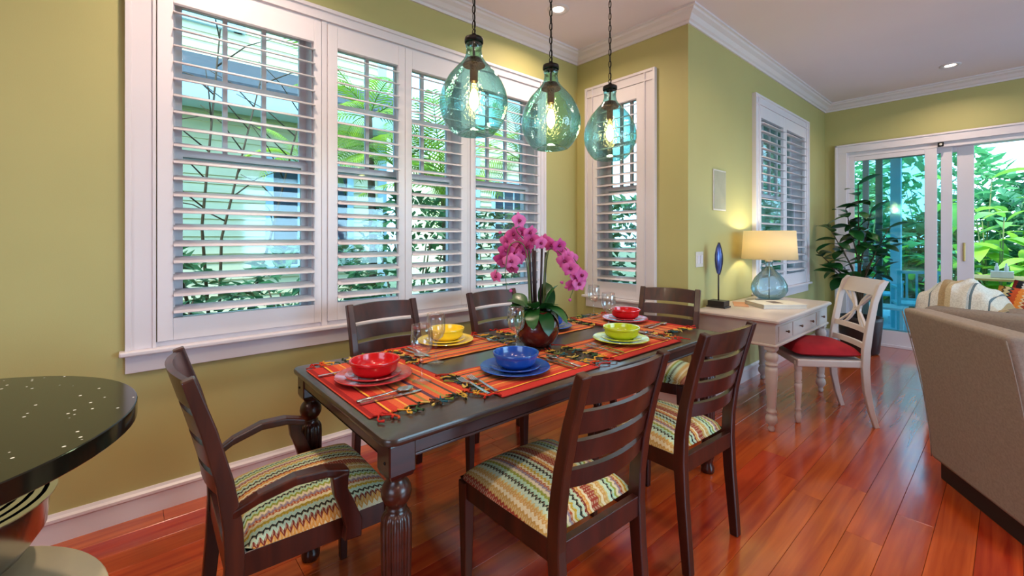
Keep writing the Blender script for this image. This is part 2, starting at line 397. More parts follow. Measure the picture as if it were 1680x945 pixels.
wall_with_holes('wall_near', 'y', YB, -TH, XL, XR, [(-.5, 2.1, .85, 2.35)], 0, ZC, 'kitchen wall behind the viewer')
mb = MB(); mb.box(XL-TH, XR+TH, YB-TH, YF+TH, ZC, ZC+.2)
struct(mb.build('ceiling', M['ceiling']), 'smooth off-white ceiling', 'ceiling')

# floor: base slab plus individual boards running along the window wall
mb = MB(); mb.box(XL-TH, XR+TH, YB-TH, YF+TH+.04, -.15, -.012)
floor = struct(mb.build('floor', M['gap']), 'glossy red-brown hardwood plank floor', 'floor')
BW = .127; lens = [.9, 1.2, 1.5, 1.8, 2.2]; bm_ = {}
def board_mesh(L, w=BW):
    k = (L, w)
    if k not in bm_:
        g = .0005; e = .0010; m_ = MB()
        lo = [(g, g), (w-g, g), (w-g, L-g), (g, L-g)]; hi = [(g+e, g+e), (w-g-e, g+e), (w-g-e, L-g-e), (g+e, L-g-e)]
        m_.rings([[(x, y, -.012) for x, y in lo], [(x, y, -.0012) for x, y in lo], [(x, y, 0) for x, y in hi]])
        bm_[k] = m_.mesh('plank', M['plank'])
    return bm_[k]
rest = MB(); nb = 0
rnd = random.Random(3)
x = XL
while x < XR:
    y = YB - rnd.random()*1.2
    while y < YF:
        L = rnd.choice(lens); y0 = max(y, YB); y1 = min(y+L, YF+.02)
        if y1-y0 > .05 and (x+BW > XM or y0 < YN):
            # board seen by the viewer (a wide wedge ahead of the camera)?
            cx_, cy_ = x+BW/2, (y0+y1)/2
            def seen(px, py):
                t_ = px*-.7536+py*.6574; r_ = px*.6574+py*.7536
                return t_ > 1.35 and abs(r_) < 1.28*t_
            if any(seen(cx_, yy) for yy in (y0, cy_, y1)):
                Lr = round(y1-y0, 3); obj('plank', board_mesh(Lr), floor, (x, y0, 0)); nb += 1
            else: rest.box(x, x+BW, y0, y1, -.012, 0)
        y += L
    x += BW
o = rest.build('plank_field', M['plank'], floor); o['kind'] = 'stuff'
print('boards', nb)

def extrude_prof(mb, prof, p0, p1, n, m0=0, m1=0):
    dv = Vector((p1[0]-p0[0], p1[1]-p0[1])).normalized()
    r0 = [(p0[0]+n[0]*a-dv.x*m0*a, p0[1]+n[1]*a-dv.y*m0*a, z) for a, z in prof]; r1 = [(p1[0]+n[0]*a+dv.x*m1*a, p1[1]+n[1]*a+dv.y*m1*a, z) for a, z in prof]
    mb.rings([r0, r1]); return
def extrude_prof_plain(mb, prof, p0, p1, n):
    """prof: (out, z) points; run p0->p1 (xy), n: outward normal xy"""
    r0 = [(p0[0]+n[0]*a, p0[1]+n[1]*a, z) for a, z in prof]; r1 = [(p1[0]+n[0]*a, p1[1]+n[1]*a, z) for a, z in prof]
    mb.rings([r0, r1])
base_prof = [(0, 0), (.016, 0), (.016, .085), (.022, .092), (.022, .104), (.012, .112), (.006, .122), (0, .122)]
for i, (nm, p0, p1, n, m0, m1) in enumerate([('left', (XL, YB), (XL, YN), (1, 0), 0, -1), ('corner', (XL, YN), (XM, YN), (0, -1), -1, 1), ('middle', (XM, YN), (XM, YF), (1, 0), 1, -1), ('far', (XM, YF), (-1.465, YF), (0, -1), -1, 0)]):
    mb = MB(); extrude_prof(mb, base_prof, p0, p1, n, m0, m1); struct(mb.build('baseboard_'+nm, M['white']), 'white baseboard along the %s wall' % nm, 'baseboard')
crown = [(0, ZC), (0, ZC-.095), (.012, ZC-.095), (.016, ZC-.078), (.03, ZC-.07), (.05, ZC-.045), (.078, ZC-.03), (.085, ZC-.018), (.10, ZC-.015), (.10, ZC)]
for i, (nm, p0, p1, n, m0, m1) in enumerate([('left', (XL, YB), (XL, YN), (1, 0), 0, -1), ('corner', (XL, YN), (XM, YN), (0, -1), -1, 1), ('middle', (XM, YN), (XM, YF), (1, 0), 1, -1), ('far', (XM, YF), (XR, YF), (0, -1), -1, 0)]):
    mb = MB(); extrude_prof(mb, crown, p0, p1, n, m0, m1); struct(mb.build('trim_%d' % (i+1), M['white']), 'white crown moulding above the %s wall' % nm, 'moulding')

# ------------------------------------------------------------------ windows and shutters (local X along wall, Y outdoors, Z up)
def sash_window(root, x0, x1, z0, z1, ncol=3, mid=None, d=.075):
    mid = mid or (z0+z1)/2+.02
    mb = MB(); j = .02; e = .0015; mb.box(x0+e, x0+j, .001, TH+.02, z0+e, z1-e); mb.box(x1-j, x1-e, .001, TH+.02, z0+e, z1-e); mb.box(x0+j, x1-j, .001, TH+.02, z0+e, z0+.02); mb.box(x0+j, x1-j, .001, TH+.02, z1-.02, z1-e)
    mb.build('jamb', M['white'], root)
    for (a, b_, y, n) in ((mid, z1-.02, d+.035, ncol), (z0+.02, mid+.04, d, 0)):
        mb = MB(); s_ = .035
        mb.box(x0+j, x0+j+s_, y, y+.03, a, b_); mb.box(x1-j-s_, x1-j, y, y+.03, a, b_); mb.box(x0+j+s_, x1-j-s_, y+.001, y+.029, a, a+.045); mb.box(x0+j+s_, x1-j-s_, y+.001, y+.029, b_-s_, b_)
        sa = mb.build('sash', M['white'], root)
        xs = [x0+j+s_, x1-j-s_]
        if n:
            w = (x1-x0-2*j-2*s_)/n
            for k in range(1, n):
                xx = x0+j+s_+w*k; MB().box(xx-.011, xx+.011, y+.002, y+.028, a+.045, b_-s_).build('muntin', M['white'], sa)
            zz = (a+b_)/2+.02; MB().box(x0+j+s_, x1-j-s_, y+.001, y+.029, zz-.011, zz+.011).build('muntin', M['white'], sa)
        MB().box(x0+j+s_, x1-j-s_, y+.013, y+.017, a+.045, b_-s_).build('pane', M['pane'], sa)
louver_cache = {}
def louver_mesh(w):
    w = round(w, 3)
    if w not in louver_cache:
        pr = []; 
        for k in range(12):
            a = 2*PI*k/12; pr.append((.044*math.cos(a), .0055*math.sin(a)*(1 if abs(math.cos(a)) < .95 else .8)))
        m_ = MB(); m_.rings([[(x, p[0], p[1]) for p in pr] for x in (0, w)])
        louver_cache[w] = m_.mesh('louver', M['shutter'], True)
    return louver_cache[w]
def shutter(label, origin, rz, x0, x1, ox0, ox1, z0, z1, oz0, oz1, n, tilt, group):
    t_ = thing('plantation_shutter', label, 'shutter', origin, rz, group)
    for a, b_ in ((x0, ox0), (ox1, x1)):
        MB().box(a, b_, -.028, 0, z0, z1).build('stile', M['shutter'], t_, bevel=.003)
    MB().box(ox0, ox1, -.027, -.001, z0, oz0).build('rail', M['shutter'], t_, bevel=.002)
    MB().box(ox0, ox1, -.027, -.001, oz1, z1).build('rail', M['shutter'], t_, bevel=.002)
    sp_ = (oz1-oz0)/n
    for k in range(n):
        obj('louver', louver_mesh(ox1-ox0), t_, (ox0, -.012, oz0+sp_*(k+.5)), (math.radians(tilt), 0, 0))
    for zz in (z0+.12, z1-.12):
        hx = x0 if x0 < .5 or abs(x0-1.355) > .01 else x1
    return t_
def casing(root, x0, x1, z0, z1, wl, wr, wt, sill=True, ext=.02):
    """flat casing with an outer back band and a projecting stool + apron"""
    def L_(pr, vert, a, b_):
        m_ = MB()
        if vert: m_.rings([[(p, -q, z) for p, q in pr] for z in (a, b_)])
        else: m_.rings([[(x, -q, p) for p, q in pr] for x in (a, b_)])
        return m_
    pl = [(x0, 0), (x0, .036), (x0+.02, .036), (x0+.022, .024), (x0+wl-.014, .024), (x0+wl-.012, .034), (x0+wl, .034), (x0+wl, 0)]
    L_(pl, True, z0, z1).build('side_casing', M['white'], root, bevel=.0015)
    pr_ = [(x1, 0), (x1, .036), (x1-.02, .036), (x1-.022, .024), (x1-wr+.014, .024), (x1-wr+.012, .034), (x1-wr, .034), (x1-wr, 0)]
    L_(pr_, True, z0, z1).build('side_casing', M['white'], root, bevel=.0015)
    ph = [(z1, 0), (z1, .036), (z1-.02, .036), (z1-.022, .024), (z1-wt+.014, .024), (z1-wt+.012, .034), (z1-wt, .034), (z1-wt, 0)]
    L_([(p, q-(.0005 if q > 0 else 0)) for p, q in ph], False, x0+.021, x1-.021).build('head_casing', M['white'], root, bevel=.0015)
    MB().box(x0-ext, x1+ext, -.06, 0, z0-.022, z0).build('window_sill', M['white'], root, bevel=.006)
    MB().box(x0, x1, -.022, 0, z0-.105, z0-.022).build('apron', M['white'], root, bevel=.003)

RZ = PI/2
w1 = sempty('window_1', 'row of white sash windows in the long left wall', 'window', (XL, 0, 0), RZ)
casing(w1, -.02, 2.66, .768, 2.605, .108, .062, .075)
for a, b_, nc in ((.14, .80, 3), (.90, 1.815, 4), (1.905, 2.575, 3)): sash_window(w1, a, b_, WZ0, WZ1, nc)
mb = MB()
for a, b_ in ((.828, .860), (1.846, 1.876)): mb.box(a, b_, -.022, 0, .768, 2.53)
mb.build('mullion_post', M['white'], w1, bevel=.003)
mb = MB(); mb.box(.088, 2.598, -.012, 0, .768, .79); mb.box(.088, 2.598, -.012, 0, 2.52, 2.531); mb.build('shutter_frame', M['white'], w1)
G1 = 'white plantation shutters on the long wall'
OZ0, OZ1 = .896, 2.392
shutter('wide white louvered shutter at the left end of the long wall', (XL, 0, 0), RZ, .092, .826, .152, .786, .792, 2.518, OZ0, OZ1, 19, 20, G1)
shutter('narrow white louvered shutter right beside the wide left one', (XL, 0, 0), RZ, .862, 1.351, .918, 1.304, .792, 2.518, OZ0, OZ1, 19, 20, G1)
shutter('narrow white louvered shutter behind the nearest pendant lamp', (XL, 0, 0), RZ, 1.353, 1.844, 1.402, 1.794, .792, 2.518, OZ0, OZ1, 19, 20, G1)
shutter('wide white louvered shutter behind the orchid', (XL, 0, 0), RZ, 1.878, 2.597, 1.925, 2.562, .792, 2.518, OZ0, OZ1, 19, 20, G1)
w2 = sempty('window_2', 'narrow white sash window in the short corner wall', 'window', (0, YN, 0), 0)
casing(w2, -2.523, -1.829, .768, 2.605, .085, .10, .09)
sash_window(w2, -2.40, -1.98, WZ0, WZ1, 3)
shutter('single narrow louvered shutter on the short wall by the corner', (0, YN, 0), 0, -2.436, -1.931, -2.388, -1.998, .77, 2.513, OZ0, 2.40, 19, 20, None)
w3 = sempty('window_3', 'paired white sash window behind the table lamp', 'window', (XM, 0, 0), RZ)
casing(w3, 4.30, 5.90, .768, 2.605, .10, .10, .09)
sash_window(w3, 4.42, 5.78, WZ0, WZ1, 6)
shutter('left louvered shutter behind the glass table lamp', (XM, 0, 0), RZ, 4.402, 5.10, 4.45, 5.05, .77, 2.513, OZ0, 2.40, 19, 14, None)
shutter('right louvered shutter near the far corner by the leafy plant', (XM, 0, 0), RZ, 5.102, 5.798, 5.15, 5.75, .77, 2.513, OZ0, 2.40, 19, 14, None)
# window frames added around the two unseen fill lights
for nm, loc, rz, a, b_, c_, d_ in (('added_window_4', (XR, 0, 0), -RZ, -4.8, -1.6, .55, 2.45), ('added_window_5', (0, YB, 0), PI, -2.1, .5, .85, 2.35)):
    w_ = sempty(nm, 'unseen white window added around a fill light', 'window', loc, rz)
    mb = MB(); mb.box(a, b_, .02, .06, c_, c_+.05); mb.box(a, b_, .02, .06, d_-.05, d_)
    for k in range(4):
        xx = a+(b_-a-.05)*k/3; mb.box(xx, xx+.05, .02, .06, c_, d_)
    mb.build('window_frame', M['white'], w_)

# sliding doors in the far wall
d1 = sempty('door_1', 'white framed sliding glass patio doors in the far wall', 'door', (0, YF, 0), 0)
mb = MB(); mb.box(-1.462, -1.345, -.03, 0, 0, 2.415); mb.box(-1.462, -1.44, -.042, 0, 0, 2.415); mb.build('side_casing', M['white'], d1, bevel=.003)
mb = MB(); mb.box(-1.462, 2.7, -.031, 0, 2.315, 2.415); mb.box(-1.462, 2.7, -.042, 0, 2.395, 2.415); mb.build('head_casing', M['white'], d1, bevel=.003)
mb = MB(); mb.box(-1.36, 2.6, 0, TH, 2.26, 2.32); mb.box(-1.36, -1.325, 0, TH, .03, 2.26); mb.box(-1.36, 2.6, -.01, TH+.03, .0, .03)
mb.build('door_frame', M['white'], d1, bevel=.003)
def slide(x0, x1, y, sl, sr, z1=2.26, rb=.16):
    mb = MB(); mb.box(x0, x0+sl, y, y+.035, .03, z1); mb.box(x1-sr, x1, y, y+.035, .03, z1); mb.box(x0+sl, x1-sr, y, y+.035, .03, .03+rb); mb.box(x0+sl, x1-sr, y, y+.035, z1-.055, z1)
    s_ = mb.build('sliding_panel', M['white'], d1, bevel=.003)
    MB().box(x0+sl, x1-sr, y+.015, y+.019, .03+rb, z1-.055).build('pane', M['doorpane'], s_); return s_
slide(-1.325, -.548, .005, .05, .10)
slide(-1.205, -.434, .052, .06, .088)
s3 = slide(-1.09, -.272, .099, .065, .128)
MB().box(-.355, -.335, .085, .099, 1.02, 1.22).build('door_handle', M['brass'], s3, bevel=.004)

# ------------------------------------------------------------------ dining table
TX0, TX1, TY0, TY1, TZ = -1.90, -1.04, .485, 2.43, .76
tb = thing('dining_table', 'long espresso wooden dining table with turned fluted legs', 'table', ((TX0+TX1)/2, (TY0+TY1)/2, 0))
hx, hy = (TX1-TX0)/2, (TY1-TY0)/2
def rrect(hx, hy, r, n=6):
    pts = []
    for cx_, cy_, a0 in ((hx-r, hy-r, 0), (-hx+r, hy-r, PI/2), (-hx+r, -hy+r, PI), (hx-r, -hy+r, 1.5*PI)):
        for k in range(n+1):
            a = a0+PI/2*k/n; pts.append((cx_+r*math.cos(a), cy_+r*math.sin(a)))
    return pts
mb = MB(); pts = rrect(hx, hy, .035)
def ins(p, d): return (p[0]-d*(1 if p[0] > 0 else -1), p[1]-d*(1 if p[1] > 0 else -1))
mb.rings([[(*ins(p, .010), TZ-.024) for p in pts], [(*ins(p, .002), TZ-.019) for p in pts], [(*p, TZ-.008) for p in pts], [(*ins(p, .003), TZ-.001) for p in pts], [(*ins(p, .008), TZ) for p in pts]])
autosmooth(mb.build('tabletop', M['tabletop'], tb), 50)
ax, ay = hx-.022, hy-.022
for (x0, x1, y0, y1) in ((ax-.022, ax, -ay+.07, ay-.07), (-ax, -ax+.022, -ay+.07, ay-.07), (-ax+.07, ax-.07, ay-.022, ay), (-ax+.07, ax-.07, -ay, -ay+.022)):
    mb = MB(); mb.box(x0, x1, y0, y1, .690, TZ-.024); mb.box(x0-.004, x1+.004, y0, y1, .690, .698)
    mb.build('apron', M['table'], tb, bevel=.002)
prof = [(.030, 0), (.034, .01), (.034, .03), (.026, .05), (.032, .075), (.038, .10), (.032, .125), (.024, .14), (.030, .15), (.030, .16), (.028, .17), (.033, .19), (.040, .40), (.0415, .50), (.040, .528), (.032, .541), (.024, .546), (.028, .552)]
for k in range(9):
    a = -PI/2+PI*(k+1)/10*1.0; prof.append((max(.024, .0405*math.cos(a)), .594+.042*math.sin(a)))
prof += [(.026, .637), (.030, .642)]
lm = MB(); lm.lathe(prof, 96, flute=(14, .185, .53)); legm = lm.mesh('leg', M['table'], True)
bl = MB(); c_ = .0385
bl.rings([[(x*c_*.85, y*c_*.85, .640) for x, y in ((-1, -1), (1, -1), (1, 1), (-1, 1))], [(x*c_, y*c_, .656) for x, y in ((-1, -1), (1, -1), (1, 1), (-1, 1))], [(x*c_, y*c_, TZ-.024) for x, y in ((-1, -1), (1, -1), (1, 1), (-1, 1))]])
blm = bl.mesh('leg_block', M['table'])
bt = MB(); bt.lathe([(.0045, 0), (.0045, .002), (.002, .0035)], 10); btm = bt.mesh('bolt', M['blackmetal'], True)
for sx in (-1, 1):
    for sy in (-1, 1):
        L_ = obj('leg', legm, tb, (sx*(ax-c_+.004), sy*(ay-c_+.004), 0)); obj('leg_block', blm, L_, bevel=.004)
        obj('bolt', btm, L_, (sx*c_*.3, sy*(c_), .685), (-sy*PI/2, 0, 0))

# ------------------------------------------------------------------ dining chairs (local: front is +Y)
P_ = [(-.232, 0), (-.222, .12), (-.208, .28), (-.200, .42), (-.204, .52), (-.222, .64), (-.256, .78), (-.300, .925)]
def prof_y(z):
    for (y0, z0), (y1, z1) in zip(P_, P_[1:]):
        if z0 <= z <= z1: return y0+(y1-y0)*(z-z0)/(z1-z0)
    return P_[-1][0]
def seat_cushion(wr, wf, y0, y1, z0, h, nu=20, nv=20):
    mb = MB()
    def top(u, v):
        a = 2*u-1; b_ = 2*v-1
        y = y0+(y1-y0)*v; w = wr+(wf-wr)*v
        e = max(0, 1-abs(a)**5)*max(0, 1-abs(b_)**5)
        rr = 1-.02*(abs(a*b_)**3)
        return (a*w/2*rr, (y0+y1)/2+(y-(y0+y1)/2)*rr, z0+h*(.45+.55*(1-a*a*.8)*(1-b_*b_*.8))*(e**.35))
    mb.grid(top, nu, nv)
    def bot(u, v):
        a = 2*u-1; b_ = 2*v-1; y = y0+(y1-y0)*v; w = wr+(wf-wr)*v
        rr = 1-.02*(abs(a*b_)**3)
        return (a*w/2*rr, (y0+y1)/2+(y-(y0+y1)/2)*rr, z0)
    mb.grid(bot, nu, nv)
    return mb
def make_chair(label, arms=False):
    t_ = thing('dining_chair', label, 'chair')
    W = .405 if not arms else .43
    xr = W/2-.017
    for s_ in (-1, 1):
        mb = MB(); mb.sweep(P_, s_*xr, .034, [.034, .038, .042, .046, .044, .040, .036, .030])
        mb.build('rear_leg', M['chair'], t_, bevel=.004)
    wf = W+.045
    for s_ in (-1, 1):
        mb = MB(); x = s_*(wf/2-.022)
        mb.rings([[(x+a*w/2, .225+b_*w/2, z) for a, b_ in ((-1, -1), (1, -1), (1, 1), (-1, 1))] for w, z in ((.026, 0), (.040, .36), (.042, .435))])
        mb.build('front_leg', M['chair'], t_, bevel=.004)
    mb = MB(); mb.box(-xr, xr, -.218, -.194, .375, .44); mb.build('seat_rail', M['chair'], t_, bevel=.002)
    mb = MB(); mb.box(-wf/2+.03, wf/2-.03, .214, .238, .375, .44); mb.build('seat_rail', M['chair'], t_, bevel=.002)
    for s_ in (-1, 1):
        mb = MB(); a = s_*(xr); b_ = s_*(wf/2-.022)
        mb.rings([[(p-.011, q, z) if k in (0, 3) else (p+.011, q, z) for k, z in enumerate((.375, .375, .44, .44))] for p, q in ((a, -.19), (b_, .22))])
        mb.build('seat_rail', M['chair'], t_, bevel=.002)
    seat_cushion(W-.01, wf-.006, -.180 if not arms else -.178, .252, .440, .068).build('seat_cushion', M['zig'], t_, True)
    for (za, zb, top) in ((.835, .918, 1), (.748, .815, 0), (.664, .728, 0), (.590, .642, 0)):
        n = 12; rings = []
        for k in range(n+1):
            u = 2*k/n-1; x = u*(xr-.012); bow = .032*(1-u*u); arch = .006*(1-u*u) if top else 0
            y0, y1 = prof_y(za)-bow, prof_y(zb)-bow
            rings.append([(x, y0+.009, za), (x, y0-.009, za), (x, y1-.009, zb+arch), (x, y1+.009, zb+arch)])
        mb = MB(); mb.rings(rings); autosmooth(mb.build('back_slat', M['chair'], t_), 40)
    if arms:
        for s_ in (-1, 1):
            path = [(s_*(xr+.002), -.212, .548), (s_*(xr+.018), -.15, .580), (s_*(xr+.030), -.06, .604), (s_*(xr+.034), .02, .600), (s_*(xr+.032), .085, .580)]
            rings = []
            for i, p in enumerate(path):
                w = (.026, .034, .042, .046, .048)[i]; h = .026
                rings.append([(p[0]-w/2, p[1], p[2]-h/2), (p[0]+w/2, p[1], p[2]-h/2), (p[0]+w/2, p[1], p[2]+h/2), (p[0]-w/2, p[1], p[2]+h/2)])
            mb = MB(); mb.rings(rings); ar = mb.build('armrest', M['chair'], t_, bevel=.006, seg=3)
            mb = MB(); mb.sweep([(.092, .385), (.096, .43), (.076, .49), (.058, .535), (.056, .585)], s_*(wf/2+.008), .030, [.052, .050, .042, .040, .048])
            mb.build('arm_support', M['chair'], ar, bevel=.004)
    return t_
F2 = math.radians
armc = make_chair('dark wooden armchair with striped seat at the near end of the table', True)
armc.location = (-1.548, .410, 0); armc.rotation_euler = (0, 0, F2(-1))
cA = make_chair('dark ladder-back dining chair nearest the viewer, beside the blue place setting')
cA.location = (-1.022, 1.078, 0); cA.rotation_euler = (0, 0, F2(88))
cA['group'] = 'side chairs around the dining table'
g_ = 'side chairs around the dining table'
dup(cA, (-1.028, 1.79, 0), F2(86.5), 'dark ladder-back dining chair beside the green place setting, backing on the desk side', g_)
dup(cA, (-1.985, 1.055, 0), F2(-88), 'dark dining chair under the windows behind the yellow place setting', g_)
dup(cA, (-1.975, 1.81, 0), F2(-89), 'dark dining chair under the windows directly behind the orchid', g_)
dup(cA, (-1.50, 2.54, 0), F2(194), 'dark dining chair at the far end of the table beside the red bowl', g_)

# ------------------------------------------------------------------ placemats with fringes
def placemat(label, c, rz, L, Wd, seed, z=0.0):
    rn = random.Random(seed)
    t_ = thing('placemat', label, 'placemat', (c[0], c[1], TZ+.001+z), rz, 'striped placemats on the dining table')
    def f(u, v, dz=0): return ((u-.5)*L, (v-.5)*Wd, .0012+.0008*math.sin(u*17+seed)*math.sin(v*11)+dz)
    mb = MB(); mb.grid(lambda u, v: f(u, v, .001), 24, 16); mb.grid(lambda u, v: ((u-.5)*L, (v-.5)*Wd, 0.0004), 24, 16)
    mb.build('woven_cloth', M['mat'], t_, True)
    for side in (-1, 1):
        mb = MB()
        n = int(Wd/.019)
        for k in range(n):
            y = -Wd/2+Wd*(k+.5)/n; x = side*L/2; ln = .045+.03*rn.random(); a = rn.uniform(-.9, .9); ph = rn.random()*6
            pts_ = []
            for q in range(6):
                s_ = q/5; pts_.append((x+side*(-.004+ln*s_*math.cos(a)), y+ln*s_*math.sin(a)+.010*math.sin(s_*6+ph), .0042+.004*abs(math.sin(s_*4+ph))))
            mb.tube(pts_, [.0026, .0026, .0026, .0025, .0026, .0044], 5)
        o = mb.build('fringe', M['fringe'], t_, True); o['kind'] = 'stuff'
    return t_
placemat('striped woven mat under the red plates at the near table end', (-1.505, .690), 0, .60, .355, 1, .0)
placemat('striped woven mat under the blue plates at the front table edge', (-1.243, 1.155), PI/2, .50, .325, 2, .0)
placemat('striped woven mat under the green plates at the front table edge', (-1.243, 1.800), PI/2, .52, .325, 3, .002)
placemat('striped woven mat under the yellow plates on the window side', (-1.737, 1.13), -PI/2, .46, .30, 4, .0015)
placemat('striped woven mat on the window side just beyond the orchid pot', (-1.737, 1.77), -PI/2, .48, .30, 5, .0)
placemat('striped woven mat under the red plates at the far table end', (-1.50, 2.235), PI, .56, .34, 6, .0065)

# ------------------------------------------------------------------ dishes
ZT = TZ+.0055
def plate_profile(r, h, t=.004):
    return [(0.001, .0), (r*.55, .0), (r*.60, .004), (r*.98, h-.002), (r, h), (r*.985, h+.003), (r*.62, .009), (r*.52, .006), (.001, .006)]
dish = {}
def plate_mesh(kind, mat):
    k = (kind, mat)
    if k in dish: return dish[k]
    mb = MB()
    if kind == 'dinner': mb.lathe(plate_profile(.136, .017), 48)
    elif kind == 'salad': mb.lathe(plate_profile(.098, .014), 48)
    else: mb.lathe([(.001, 0), (.056, 0), (.058, .004), (.073, .010), (.080, .020), (.083, .043), (.0885, .046), (.0895, .052), (.0885, .055), (.082, .054), (.079, .042), (.076, .022), (.066, .012), (.001, .010)], 48)
    dish[k] = mb.mesh(kind, M[mat], True); return dish[k]
def setting(c, col, place, platecol=None, z=ZT):
    pc = platecol or 'glaze_'+col
    cn = col
    a = obj('dinner_plate', plate_mesh('dinner', pc), None, (c[0], c[1], z)); tag(a, 'large %s dinner plate lying flat on the mat %s' % (cn, place), 'plate', 'dinner plates on the placemats')
    b_ = obj('salad_plate', plate_mesh('salad', pc), None, (c[0]+.003, c[1]-.003, z+.0085)); tag(b_, 'small %s plate between bowl and dinner plate %s' % (cn, place), 'plate', 'small plates under the bowls')
    d_ = obj('soup_bowl', plate_mesh('bowl', 'glaze_'+col), None, (c[0]+.002, c[1]+.002, z+.017)); tag(d_, 'round %s bowl topping the stacked plates %s' % (cn, place), 'bowl', 'bowls on the plates')
    for o in (a, b_, d_): autosmooth(o, 50)
    return d_
setting((-1.530, .668), 'red', 'at the near table end', 'glaze_redplate')
setting((-1.268, 1.122), 'blue', 'at the front table edge')
setting((-1.824, 1.160), 'yellow', 'on the window side')
setting((-1.272, 1.822), 'green', 'at the front table edge', z=ZT+.002)
setting((-1.740, 1.790), 'blue', 'hidden behind the orchid pot')
setting((-1.555, 2.270), 'red', 'at the far table end', 'glaze_redplate', z=ZT+.006)

def glass_mesh():
    mb = MB(); mb.lathe([(.001, 0), (.033, 0), (.034, .0015), (.012, .006), (.0045, .012), (.004, .05), (.0045, .078), (.012, .088), (.028, .100), (.037, .122), (.0385, .145), (.036, .175), (.0345, .192),
                         (.0333, .192), (.0348, .175), (.0373, .145), (.0358, .123), (.027, .102), (.011, .0915), (.001, .0895)], 32)
    return (setattr(mb, 'v', [(x*1.04, y*1.04, z*1.06) for x, y, z in mb.v]), mb.mesh('wine_glass', M['glass'], True))[1]
gm = glass_mesh()
for c, lab in (((-1.391, .785), 'clear wine glass beside the red plates at the near table end'), ((-1.560, .945), 'clear wine glass standing in front of the yellow bowl'),
               ((-1.462, 1.300), 'clear wine glass in front of the orchid pot'), ((-1.50, 2.03), 'clear wine glass behind the green bowl, before the far red bowl'), ((-1.80, 2.28), 'clear wine glass nearest the corner at the far end of the table')):
    o = obj('wine_glass', gm, None, (c[0], c[1], ZT-.0022)); tag(o, lab, 'glass', 'wine glasses on the dining table')

def knife_m():
    mb = MB(); mb.box(0, .10, -.007, .007, 0, .006); mb.rings([[(x, -w, 0), (x, w, 0), (x, w, .0025), (x, -w, .0025)] for x, w in ((.10, .006), (.12, .009), (.18, .009), (.205, .003))]); return mb.mesh('knife', M['steel'])
def spoon_m():
    mb = MB(); mb.rings([[(x, -w, z), (x, w, z), (x, w, z+.003), (x, -w, z+.003)] for x, w, z in ((0, .007, 0), (.06, .005, .002), (.125, .0035, .005), (.14, .004, .004))])
    mb.lathe([(.001, 0), (.010, .001), (.018, .005), (.020, .009), (.0185, .009), (.009, .003), (.001, .002)], 20)
    for i in range(16, len(mb.v)): v_ = mb.v[i]; mb.v[i] = (v_[0]*1.45+.162, v_[1], v_[2])
    return mb.mesh('spoon', M['steel'], True)
def fork_m():
    mb = MB(); mb.rings([[(x, -w, z), (x, w, z), (x, w, z+.003), (x, -w, z+.003)] for x, w, z in ((0, .007, 0), (.06, .005, .002), (.115, .0035, .006), (.13, .010, .003), (.145, .0125, .001))])
    for k in range(4):
        y = -.0103+.00687*k; mb.rings([[(x, y-.0018, z), (x, y+.0018, z), (x, y+.0018, z+.002), (x, y-.0018, z+.002)] for x, z in ((.144, .001), (.17, .002), (.19, .005))])
    return mb.mesh('fork', M['steel'])
KM, SM, FM = knife_m(), spoon_m(), fork_m()
def silver(mesh, name, x, y, ang, lab, dz=0):
    o = obj(name, mesh, None, (x, y, ZT+dz+.001), (0, 0, F2(ang))); tag(o, lab, name, 'cutlery on the placemats')
silver(KM, 'knife', -1.318, .530, 86, 'knife on the near-end red setting, blade toward the wine glass') 
silver(SM, 'spoon', -1.343, .530, 88, 'spoon at the near-end red setting, bowl by the mat edge', .0005)
silver(FM, 'fork', -1.680, .520, 84, 'fork left of the near-end red plates')
for (x, y, a, m_, n_, lb) in ((-1.125, .880, 176, FM, 'fork', 'outer fork left of the blue plates'), (-1.125, .915, 174, FM, 'fork', 'inner fork left of the blue plates, close to the plate'),
                          (-1.130, 1.305, 178, KM, 'knife', 'knife right of the blue plates'), (-1.125, 1.34, 178, SM, 'spoon', 'spoon right of the blue plates'),
                          (-1.130, 1.605, 178, FM, 'fork', 'outer fork left of the green plates'), (-1.130, 1.640, 176, FM, 'fork', 'inner fork left of the green plates, next to the plate rim'),
                          (-1.130, 2.00, 178, KM, 'knife', 'knife right of the green plates'), (-1.130, 2.035, 178, SM, 'spoon', 'spoon right of the green plates'),
                          (-1.84, .965, 0, KM, 'knife', 'knife left of the yellow plates by the window'), (-1.84, .935, 0, SM, 'spoon', 'spoon left of the yellow plates, outermost'),
                          (-1.84, 1.335, 2, FM, 'fork', 'fork right of the yellow plates, toward the orchid'), (-1.36, 2.17, 90, KM, 'knife', 'knife by the far-end red setting'),
                          (-1.33, 2.17, 92, SM, 'spoon', 'spoon by the far-end red setting'), (-1.72, 2.15, 88, FM, 'fork', 'fork by the far-end red setting')):
    silver(m_, n_, x, y, a, lb, .007 if y > 2.1 else (.0035 if y > 1.5 else .001))

